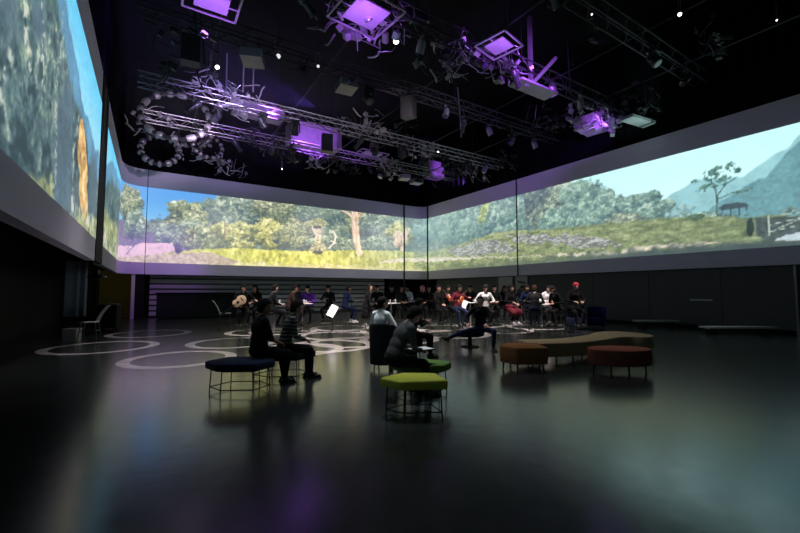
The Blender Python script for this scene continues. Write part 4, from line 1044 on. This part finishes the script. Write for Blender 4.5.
# instruments
def guitar(label, loc, rot):
    t = thing('guitar', label, 'guitar', loc); t.rotation_euler = rot
    prof = []
    for k in range(40):
        a = 2 * PI * k / 40; x = math.cos(a); y = math.sin(a)
        w = .19 * (1 - .10 * (y + 1) / 2 * 1.2) - .055 * math.exp(-((y - .15) / .28) ** 2); prof.append((x * w, y * .25))
    MB().prism(prof, -.045, .045, inset=.006).build('body', M['wood'], t, True)
    MB().lathe([(.05, 0), (.05, .002)], (0, .05, .0455), 20).build('sound_hole', M['ebony'], t)
    MB().box((0, .40, .045), (.05, .42, .022)).build('neck', M['ebony'], t)
    MB().box((0, .68, .04), (.075, .17, .018)).build('headstock', M['ebony'], t)
    MB().box((0, -.13, .05), (.15, .03, .012)).build('bridge', M['ebony'], t)
    mb = MB()
    for k in range(6): mb.tube([(-.02 + k * .008, -.13, .058), (-.02 + k * .008, .64, .058)], .0008, 4)
    mb.build('strings', M['chrome'], t)
q = at_depth(240, 13.85)
guitar('pale wooden guitar held by the person in black at the left of the crowd', (q.x, q.y, 1.12), (R(82), R(-128), -YAW + .2))
def violin(label, loc, rot):
    t = thing('violin', label, 'violin', loc); t.rotation_euler = rot; prof = []
    for k in range(36):
        a = 2 * PI * k / 36; x = math.cos(a); y = math.sin(a); w = .105 * (1 - .12 * (y + 1) / 2) - .04 * math.exp(-(y / .22) ** 2); prof.append((x * w, y * .18))
    MB().prism(prof, -.02, .02, inset=.006).build('body', M['varnish'], t, True)
    MB().box((0, .25, .025), (.028, .26, .02)).build('neck', M['ebony'], t); MB().lathe([(.015, -.02), (.022, 0), (.015, .02)], (0, .39, .02), 12).build('scroll', M['varnish'], t, True)
    MB().box((0, -.1, .028), (.03, .1, .012)).build('tailpiece', M['ebony'], t)
q = at_depth(461, 14.1)
violin('red-brown violin held by the person in red and blue', (q.x, q.y, 1.16), (R(70), R(30), -YAW))
q = at_depth(449, 15.5)
violin('dark red violin held by the person raising both hands', (q.x, q.y, 1.22), (R(70), R(-35), -YAW))
violin('dark red violin lying on the table before the grey banner panels', (TABS[7].x - .05, TABS[7].y - .1, 1.045), (0, 0, .8))

# ------------------------------------------------------------------ rig
def truss_x(y, z, x0, x1, label, m='alu', w=.42, pitch=.5):
    t = thing('lighting_truss', label, 'truss', (x0, y, z)); L = x1 - x0
    for a in (-1, 1):
        for c in (-1, 1): MB().tube([(0, a * w / 2, c * w / 2), (L, a * w / 2, c * w / 2)], .026, 8).build('chord', M[m], t, True)
    mb = MB(); n = int(L / pitch)
    for i in range(n):
        xa = i * L / n; xb = (i + 1) * L / n; s = 1 if i % 2 else -1
        for a in (-1, 1): mb.tube([(xa, a * w / 2, -s * w / 2), (xb, a * w / 2, s * w / 2)], .012, 5)
        for c in (-1, 1): mb.tube([(xa, -s * w / 2, c * w / 2), (xb, s * w / 2, c * w / 2)], .012, 5)
    mb.build('lacing', M[m], t, True)
    for k in range(4):
        xx = L * (k + .5) / 4; MB().tube([(xx, 0, w / 2), (xx, 0, ZC - z)], .012, 6).build('hanger', M['rig'], t, True)
    return t
TR = [(20.6, 9.3, 'alu'), (16.4, 9.0, 'alu'), (12.6, 9.4, 'rig'), (9.0, 9.3, 'rig'), (6.2, 9.6, 'rig')]
TN = ['truss nearest the back wall', 'second truss from the back wall', 'middle truss of the five', 'fourth truss from the back wall', 'truss nearest the camera']
for (y, z, m), nme in zip(TR, TN): truss_x(y, z, -.6, 17.6, 'long box lighting ' + nme, m)
# pipes along the room
for i, x in enumerate((1.6, 5.4, 9.4, 13.4, 16.6)):
    t = tag(MB().tube([(x, 3, 9.95), (x, 24.5, 9.95)], .03, 8).build('rig_pipe', M['rig'], smooth=True), f'black overhead pipe running away from the camera, {ORD[i]} from the left wall', 'pipe')
def moving_head():
    t = thing('moving_head_light', 'proto', 'stage light')
    MB().box((0, 0, -.16), (.34, .3, .12)).build('base', M['rig'], t)
    MB().tube([(-.05, 0, -.1), (-.05, 0, .02), (.05, 0, .02), (.05, 0, -.1)], .015, 6).build('clamp', M['alu'], t)
    y = MB(); y.box((-.19, 0, -.38), (.05, .12, .36)); y.box((.19, 0, -.38), (.05, .12, .36)); y.box((0, 0, -.235), (.42, .14, .04)); y.build('yoke', M['rig'], t)
    rot = Matrix.Rotation(R(35), 3, 'X')
    h_ = MB().lathe([(.08, .2), (.13, .16), (.14, -.02), (.16, -.16), (.155, -.22)], (0, 0, -.46), 20, rot); hd_ = h_.build('head', M['rig'], t, True)
    MB().lathe([(.125, -.225), (.12, -.235)], (0, 0, -.46), 20, rot).build('lens', M['lens'], hd_)
    return t
def profile_spot(lm='lens'):
    t = thing('profile_spotlight', 'proto', 'stage light')
    MB().tube([(-.04, 0, -.1), (-.04, 0, .02), (.04, 0, .02), (.04, 0, -.1)], .014, 6).build('clamp', M['alu'], t)
    MB().tube([(-.16, 0, -.42), (-.16, 0, -.14), (.16, 0, -.14), (.16, 0, -.42)], .012, 6).build('yoke', M['rig'], t)
    rot = Matrix.Rotation(R(48), 3, 'X')
    h_ = MB().lathe([(.09, .3), (.12, .26), (.12, .04), (.085, 0), (.085, -.26), (.105, -.28), (.105, -.34)], (0, 0, -.42), 16, rot).build('barrel', M['rig'], t, True)
    MB().lathe([(.09, -.345), (.088, -.35)], (0, 0, -.42), 16, rot).build('lens', M[lm], h_)
    MB().box((.0, .0, -.42), (.2, .02, .22), rot=rot).build('gel_frame', M['rig'], t)
    return t
def par_can(lm='lens'):
    t = thing('par_can', 'proto', 'stage light')
    MB().tube([(-.15, 0, -.32), (-.15, 0, -.06), (.15, 0, -.06), (.15, 0, -.32)], .012, 6).build('yoke', M['alu'], t)
    MB().tube([(-.04, 0, -.06), (-.04, 0, .02), (.04, 0, .02), (.04, 0, -.06)], .014, 6).build('clamp', M['alu'], t)
    rot = Matrix.Rotation(R(25), 3, 'Y')
    h_ = MB().lathe([(.05, .2), (.11, .14), (.125, .0), (.125, -.2)], (0, 0, -.32), 18, rot).build('can', M['duct'], t, True)
    MB().lathe([(.11, -.205), (.108, -.21)], (0, 0, -.32), 18, rot).build('lens', M[lm], h_)
    return t
def projector():
    t = thing('video_projector', 'proto', 'projector')
    MB().box((0, 0, -.5), (.62, .7, .26)).build('body', M['duct'], t)
    MB().lathe([(.1, 0), (.1, .14), (.085, .16)], (0, .35, -.5), 20, Matrix.Rotation(R(-90), 3, 'X')).build('lens', M['lens'], t, True)
    for a in (-1, 1):
        for c in (-1, 1): MB().tube([(a * .25, c * .25, -.37), (a * .2, c * .2, 0)], .012, 6).build('mount_rod', M['rig'], t)
    MB().box((.312, 0, -.5), (.006, .5, .18)).build('vent_grille', M['rig'], t)
    return t
def line_speaker():
    t = thing('hanging_speaker', 'proto', 'speaker')
    MB().box((0, 0, -.6), (.5, .4, .8)).build('cabinet', M['rig'], t); MB().box((0, -.205, -.6), (.46, .01, .74)).build('grille', M['recess'], t)
    MB().tube([(-.2, 0, -.2), (-.2, 0, 0), (.2, 0, 0), (.2, 0, -.2)], .012, 6).build('bracket', M['alu'], t)
    return t
protos = [('black moving head light', moving_head()), ('black profile spotlight', profile_spot()), ('grey par can light', par_can()), ('grey box projector', projector()), ('black hanging speaker', line_speaker())]
used = set(); rnd = random.Random(11)
for ti, (y, z, m) in enumerate(TR):
    n = [12, 12, 11, 9, 7][ti]; cnt = {}
    for k in range(n):
        j = rnd.choices(range(5), [5, 5, 4, 2, 1])[0]; nm, pr = protos[j]; c = cnt.get(j, 0); cnt[j] = c + 1
        x = .2 + (k + .5) * 16.6 / n + rnd.uniform(-.3, .3); loc = (x, y + rnd.choice((-.21, .21)), z - .225)
        lab = f'{nm}, {ORD[c]} from the left on the {TN[ti]}'; rz = rnd.choice((0, 1, 2, 3)) * PI / 2 + rnd.uniform(-.5, .5)
        if j in used: dup(pr, loc, rz, lab, nm + 's on the rig')
        else: used.add(j); pr.location = loc; pr.rotation_euler.z = rz; pr['label'] = lab; pr['group'] = nm + 's on the rig'
for j, (nm, pr) in enumerate(protos):
    if j not in used:
        for ch in list(pr.children): bpy.data.objects.remove(ch)
        bpy.data.objects.remove(pr)

# lamps that show a lit face: a short can turned to the camera
def lit_lamp(px, py, z, label, r=.1, lm='lamp_w', body='rig'):
    q = at(px, py, z); t = thing('lit_spotlight', label, 'stage light', q)
    d = (Vector((2, 2, 1.0)) - q).normalized(); rot = d.to_track_quat('-Z', 'Y').to_matrix()
    MB().lathe([(r * .5, .34), (r * 1.0, .28), (r * 1.1, 0), (r * 1.15, -.05)], (0, 0, 0), 16, rot).build('can', M[body], t, True)
    MB().lathe([(r * .95, -.055), (r * .9, -.062)], (0, 0, 0), 16, rot).build('lens', M[lm], t)
    MB().tube([Vector((-r * 1.3, 0, 0)), Vector((-r * 1.3, 0, .45)), Vector((r * 1.3, 0, .45)), Vector((r * 1.3, 0, 0))], .01, 6).build('yoke', M['alu'], t)
    MB().tube([(0, 0, .45), (0, 0, min(ZC - q.z, 1.4))], .012, 6).build('hanger', M['rig'], t)
    return t
lit_lamp(396, 41, 9.2, 'bright white spotlight hanging below the violet-lit panel', .085)
lit_lamp(680, 14, 9.4, 'bright white spotlight alone in the dark at upper right', .05)
lit_lamp(217, 67, 9.0, 'white spotlight above the round cable coils', .07)
lit_lamp(592, 14, 9.6, 'tiny white light in the dark ceiling, top centre-right', .022)
lit_lamp(777, 20, 9.4, 'tiny white light near the upper right corner', .02)
lit_lamp(278, 56, 9.2, 'soft grey spotlight alone left of the bright white one', .08, 'lamp_s')
lit_lamp(318, 66, 9.0, 'soft pale spotlight with curved arm above the second truss', .05, 'lamp_s')
lit_lamp(204, 34, 9.4, 'pale violet square-on lamp below the violet panel at upper left', .12, 'lamp_v')
lit_lamp(438, 152, 9.2, 'small white light over the far end of the second truss', .05)
lit_lamp(282, 169, 8.6, 'small white light low above the back wall screen', .03)

# round flexible duct coils at left (stacked rings)
def coil(px, py, z, rad, tube, label, tilt, m='duct', n=15):
    q = at(px, py, z); t = thing('duct_coil', label, 'duct coil', q); t.rotation_euler = tilt
    MB().tube([(rad * math.cos(2 * PI * k / 48), rad * math.sin(2 * PI * k / 48), 0) for k in range(48)], tube * .55, 8, True).build('hose', M['rig'], t, True)
    for k in range(n):
        a0 = 2 * PI * (k + .12) / n; a1 = 2 * PI * (k + (.55 if k % 3 else .8)) / n
        pts = [(rad * math.cos(a0 + (a1 - a0) * j / 4), rad * math.sin(a0 + (a1 - a0) * j / 4), 0) for j in range(5)]
        MB().tube(pts, [tube * .8, tube, tube, tube, tube * .75], 10).build('sleeve', M[m], t, True)
    MB().tube([(0, rad, 0), (0, rad + .9, .0)], .012, 6).build('hanger', M['rig'], t, True)
    return t
COIL = (R(72), 0, -.1)
coil(160, 150, 8.7, .85, .16, 'ring of ribbed duct hanging in front of the back wall, lower one', COIL)
coil(176, 116, 9.3, 1.35, .15, 'large ring of ribbed duct above the smaller ring', (R(66), 0, -.15))
coil(208, 146, 8.9, .7, .10, 'thin ring of ribbed duct right of the lower ring', (R(70), R(10), .1))

# panels, ducts and frames that catch the violet light
def panel_frame(px, py, z, w, d, rz, label, tilt=0, m='duct', name='reflector_panel'):
    q = at(px, py, z); t = thing(name, label, 'panel', q); t.rotation_euler = (tilt, 0, rz)
    MB().box((0, 0, 0), (w * .62, d * .62, .04)).build('sheet', M[m], t)
    for a in (-1, 1):
        MB().tube([(-w / 2, a * d / 2, 0), (w / 2, a * d / 2, 0)], .03, 8).build('rail', M['alu'], t, True)
        MB().tube([(a * w / 2, -d / 2, 0), (a * w / 2, d / 2, 0)], .03, 8).build('rail', M['alu'], t, True)
        MB().tube([(a * w / 2, 0, 0), (a * w * .3, 0, 0)], .02, 6).build('bracket', M['alu'], t, True)
        MB().tube([(a * w / 2, 0, 0), (a * w / 2, 0, 1.6)], .012, 6).build('hanger', M['rig'], t, True)
    return t
panel_frame(499, 46, 8.7, 1.0, 1.0, .2, 'violet-lit square panel in a metal frame at upper centre-right')
panel_frame(212, 2, 8.4, 1.2, 1.0, .0, 'violet-lit panel in a metal frame at upper left')
panel_frame(366, 14, 8.6, 1.5, 1.4, .1, 'large violet-lit panel in a metal frame at upper centre')
panel_frame(372, 154, 9.6, 1.8, 1.0, 0, 'violet-lit flat panel over the back wall, below the second truss')
q = at(638, 121, 8.7); t = thing('air_duct', 'pale green-grey flat duct over the right wall screen', 'air duct', q, -.1); MB().box((0, 0, 0), (1.6, .55, .12)).build('casing', M['duct'], t); MB().box((.5, 0, 0), (.06, .6, .17)).build('flange', M['rig'], t)
for k in (-1, 1): MB().tube([(k * .6, 0, .06), (k * .6, 0, ZC - 8.7)], .012, 6).build('hanger', M['rig'], t, True)
def boxduct(px, py, z, dims, rz, label, m='duct'):
    q = at(px, py, z); t = thing('air_duct', label, 'air duct', q, rz)
    MB().box((0, 0, 0), dims).build('casing', M[m], t)
    for k in range(3): MB().box(((k - 1) * dims[0] * .42, 0, 0), (.05, dims[1] + .05, dims[2] + .05)).build('flange', M['alu'], t)
    for k in (-1, 1): MB().tube([(k * dims[0] * .4, 0, dims[2] / 2), (k * dims[0] * .4, 0, ZC - z)], .012, 6).build('hanger', M['rig'], t)
    return t
boxduct(314, 138, 10.4, (3.0, 1.2, 1.1), 0, 'rectangular air duct glowing violet at left of centre')
boxduct(258, 112, 10.3, (2.4, .7, .6), 0, 'smaller rectangular air duct left of the violet-lit duct')
boxduct(440, 172, 10.6, (2.6, .9, 1.2), 0, 'rectangular air duct lit violet above the back corner')
boxduct(594, 124, 8.9, (1.3, 1.2, .5), .1, 'rectangular air duct lit violet over the right wall screen')
boxduct(412, 16, 10.0, (1.2, .3, .25), -.2, 'short dim grey duct right of the upper panel', 'rig')
# suspended post with brace and foot
q = at(531, 88, 8.6)
t = thing('braced_hanger', 'violet-lit vertical post with diagonal brace and flat foot overhead', 'hanger', q)
MB().box((0, 0, 1.3), (.12, .12, 2.6)).build('post', M['alu'], t)
d = (RT * .9 + UP * 1.1); MB().tube([Vector((0, 0, .1)), d], .07, 8).build('brace', M['alu'], t, True)
MB().box((.15, 0, 0), (1.9, .6, .08)).build('foot_plate', M['duct'], t)
# vertical tubes near the left
for k, px in enumerate((226, 243, 253)):
    q = at(px, 92, 9.4); tag(MB().tube([(0, 0, 0), (0, 0, 1.6)], .03, 8).build('drop_pipe', M['alu'], loc=q, smooth=True), f'short vertical drop pipe above the second truss, {ORD[k]} of three from the left', 'pipe')
# hanging cables
def cable(a, b, sag, label, r=.018, m='rig', loops=0):
    mb = MB(); pts = []
    for i in range(33):
        u = i / 32; p_ = a.lerp(b, u); pts.append((p_.x, p_.y, p_.z - sag * (1 - (2 * u - 1) ** 2) * (1 if not loops else abs(math.sin(u * PI * loops))) - .02))
    return tag(mb.tube(pts, r, 6).build('hanging_cable', M[m], smooth=True), label, 'cable')
k = 0
for ti, (y, z, m) in enumerate(TR[:4]):
    for seg in range(3):
        x0 = .5 + seg * 5.4; cable(Vector((x0, y - .25, z - .2)), Vector((x0 + 5.0, y - .25, z - .2)), rnd.uniform(.25, .6), f'looped black cable, {ORD[seg]} run from left on the {TN[ti]}', .02, 'rig', rnd.choice((2, 3, 4)))
for i, (px, py) in enumerate(((185, 30), (195, 60), (570, 60), (568, 90), (458, 135))):
    q = at(px, py, 9.0); cable(q + Vector((0, 0, 2.4)), q + Vector((.3, .1, 0)), -.15, ('vertical cable loom at upper left', 'second vertical cable loom below the first at upper left', 'thin vertical cable right of the braced post', 'lower thin vertical cable over the right screen', 'pale vertical cable above the back corner')[i], .03, 'duct' if i == 4 else 'rig')

# tangled cable looms that hang all over the rig
def tangle(q, dims, n, label, m='rig', seed=1):
    rg = random.Random(seed); mb = MB()
    for i in range(n):
        p_ = Vector([rg.uniform(-.5, .5) * d for d in dims]); pts = [p_.copy()]; dr = Vector((rg.uniform(-1, 1), rg.uniform(-.4, .4), rg.uniform(-1, .6)))
        for k in range(4):
            dr = (dr + Vector((rg.uniform(-.35, .35), rg.uniform(-.3, .3), rg.uniform(-.4, .4)))).normalized(); p_ = p_ + dr * rg.uniform(.08, .28) * dims[0] * .5
            p_ = Vector([max(-dims[j] * .6, min(dims[j] * .6, p_[j])) for j in range(3)]); pts.append(p_.copy())
        mb.tube(pts, rg.choice((.008, .012, .018, .028)), 5)
    for i in range(n // 2):
        c = [rg.uniform(-.5, .5) * d for d in dims]; mb.box(c, (rg.uniform(.06, .3), rg.uniform(.06, .2), rg.uniform(.05, .22)), rot=Matrix.Rotation(rg.uniform(0, 3), 3, (rg.random(), rg.random(), 1)))
    return tag(mb.build('cable_tangle', M[m], loc=q), label, 'cables', None, 'stuff')
TG = [(150, 122, 9.0, 'duct', 'inside the large duct ring'), (196, 150, 8.8, 'duct', 'beside the lower duct ring'), (185, 40, 9.0, 'rig', 'at upper left below the violet panel'), (192, 70, 9.0, 'rig', 'left of the white spotlight'), (214, 88, 9.3, 'duct', 'under the white spotlight at left'),
      (240, 100, 9.0, 'alu', 'under the vertical drop pipes'), (262, 140, 8.9, 'rig', 'left of the violet air duct'), (284, 150, 8.7, 'rig', 'below the violet air duct, left'), (318, 160, 8.7, 'duct', 'below the violet air duct, right'), (345, 165, 8.8, 'rig', 'over the middle of the back screen'),
      (352, 128, 9.3, 'rig', 'right of the violet air duct'), (372, 126, 9.4, 'duct', 'above the flat violet panel'), (398, 132, 9.5, 'rig', 'right of the flat violet panel, upper'), (392, 170, 8.8, 'alu', 'right of the flat violet panel, lower'), (420, 150, 9.2, 'duct', 'before the back corner, left'),
      (455, 168, 8.9, 'rig', 'before the back corner, right'), (474, 172, 8.9, 'duct', 'over the start of the right screen'), (505, 158, 9.0, 'rig', 'above the seam of the right screens'), (340, 24, 9.0, 'duct', 'left of the large violet panel'), (378, 30, 9.0, 'alu', 'just above the bright white spotlight'),
      (452, 62, 9.3, 'duct', 'at upper centre in the dark'), (440, 58, 9.3, 'rig', 'beside the pale tangle at upper centre'), (478, 52, 9.2, 'duct', 'left of the square violet panel'), (512, 66, 9.1, 'alu', 'right of the square violet panel'), (580, 110, 9.0, 'duct', 'left of the violet duct at right'),
      (606, 118, 8.9, 'alu', 'right of the violet duct at right'), (545, 118, 9.2, 'rig', 'below the braced post'), (640, 100, 9.3, 'rig', 'above the pale green-grey panel'), (720, 40, 9.5, 'rig', 'at upper right on the near truss'), (230, 165, 8.6, 'duct', 'low over the left half of the back screen')]
for i, (px, py, z, m, lb) in enumerate(TG): tangle(at(px, py, z), (1.7, .8, 1.0), 20, 'tangled rig cables and clamps ' + lb, m, 40 + i)

# ------------------------------------------------------------------ lights
def spot(loc, tgt, power, col, size=40, blend=.6, rad=.08):
    l = bpy.data.lights.new('spot', 'SPOT'); l.energy = power; l.color = col; l.spot_size = R(size); l.spot_blend = blend; l.shadow_soft_size = rad
    o = bpy.data.objects.new('spot', l); COL.objects.link(o); o.location = loc; o.rotation_euler = (Vector(tgt) - Vector(loc)).to_track_quat('-Z', 'Y').to_euler(); return o
V = (.42, .12, 1.)
WARM = (1., .86, .82)
for (px, dep, pw, sz) in ((300, 13.5, 900, 26), (350, 15, 700, 24), (392, 15, 700, 22), (455, 15, 1100, 26), (515, 15.5, 1000, 24), (560, 14.5, 700, 18), (325, 10.5, 500, 18), (250, 14, 450, 18)):
    q = at_depth(px, dep); spot(q + Vector((-1.6, -3.4, 8.0)), q + Vector((0, 0, .6)), pw * 4.2, WARM, sz, .5)
def vspot(px, py, z, off, pw, size=70, col=V):
    q = at(px, py, z); return spot(q + Vector(off), q, pw * 2.2, col, size, .7, .15)
vspot(499, 46, 8.7, (-.3, -.8, -1.2), 200, 60)
vspot(212, 2, 8.6, (.3, -.5, -1.6), 180, 60)
vspot(366, 14, 8.8, (-.4, -.9, -1.3), 210, 70)
vspot(372, 152, 9.2, (0, -1.2, -1.8), 180)
vspot(314, 136, 10.0, (0, -3.0, -1.6), 900, 50)
vspot(258, 112, 9.9, (0, -3.0, -1.2), 420, 60)
vspot(440, 172, 10.6, (0, -3., -1.6), 600, 50)
vspot(594, 124, 8.9, (-1.2, -1.2, -.9), 200, 60)
vspot(531, 70, 9.0, (-1.0, -1.5, -.5), 420, 70)
vspot(176, 130, 9.2, (1.5, -3.5, -1.2), 200, 60, (.8, .6, .9))
vspot(230, 95, 9.2, (0, -2.5, -1.5), 300, 80, (.55, .4, 1.))
vspot(638, 121, 8.7, (-.5, -1.0, -1.4), 90, 60, (.6, 1., .85))
# violet wash on the left drape and on the left end of the back wall
spot((6.2, 16.9, 9.9), (XL, 16.5, 10.6), 1600, (.22, .12, 1.), 44, 1.)
spot((1.6, 20.0, 7.6), (.2, YB, 2.4), 520, (.5, .15, 1.), 50, .8)
spot((-1.9, 24.0, 2.4), (XL, YE, 1.2), 12, (1., .85, .3), 100, .8)

for (px, dep, pw, sz, cl_) in ((415, 5.2, 520, 46, (.95, 1, 1)), (412, 5.5, 500, 16, (.95, 1, 1)), (382, 7.6, 1500, 15, (.95, 1, 1)), (72, 11.0, 500, 20, (1, .9, .95)), (242, 13.8, 1500, 16, WARM), (300, 6.4, 170, 50, (.9, .95, 1)), (580, 8.2, 460, 55, (1, .98, .92)), (190, 9.6, 1000, 60, (1, .92, .95)), (320, 10.8, 1500, 50, WARM), (440, 11.0, 1500, 50, WARM), (520, 12.6, 1100, 45, WARM), (380, 8.0, 600, 40, (.95, 1, 1)), (110, 11.6, 500, 45, (1, .92, 1)), (700, 12, 350, 60, (.9, 1, 1))):
    q = at_depth(px, dep); spot(q + Vector((.4, 1.4, 8.4)), q, pw, cl_, sz, 1., .35)  # added overhead wash and narrow fill spots, no fixture modelled, lift floor and people
for x in (3.5, 9, 14): spot((x, 23.0, 8.2), (x, YB + .4, 1.0), 260, (1, .95, 1), 80, 1., .3)  # added wash without a fixture, brightens the slatted back wall
for k, px in enumerate((170, 215, 260, 330, 385, 440)):
    q = at(px, 128, 8.4); spot(q + Vector((-.5, -3.2, -.9)), q + Vector((0, 0, .8)), 230, ((1, .85, .95), (.75, .6, 1.))[k % 2], 62, .9, .1)  # added unseen pink and lilac spots, brighten the rig from below
# faint ambient from the dark hall
w = bpy.data.worlds.new('world'); SC.world = w; w.use_nodes = True; w.node_tree.nodes['Background'].inputs[0].default_value = (.01, .01, .015, 1); w.node_tree.nodes['Background'].inputs[1].default_value = .2

# thin theatrical haze filling the upper hall around the rig
hm = bpy.data.materials.new('stage_haze'); hm.use_nodes = True; nt = hm.node_tree; nt.nodes.remove(nt.nodes['Principled BSDF'])
vs_ = nt.nodes.new('ShaderNodeVolumeScatter'); vs_.inputs['Density'].default_value = .010; vs_.inputs['Color'].default_value = (.9, .9, 1, 1); vs_.inputs['Anisotropy'].default_value = .2
nt.links.new(vs_.outputs[0], nt.nodes['Material Output'].inputs['Volume'])
hz = MB().box((3.1, 17.5, 10.6), (8.6, 10.5, 4.4)).build('haze', hm); hz['kind'] = 'stuff'; tag(hz, 'thin violet-tinted stage haze hanging around the lighting rig', 'haze', kind='stuff')
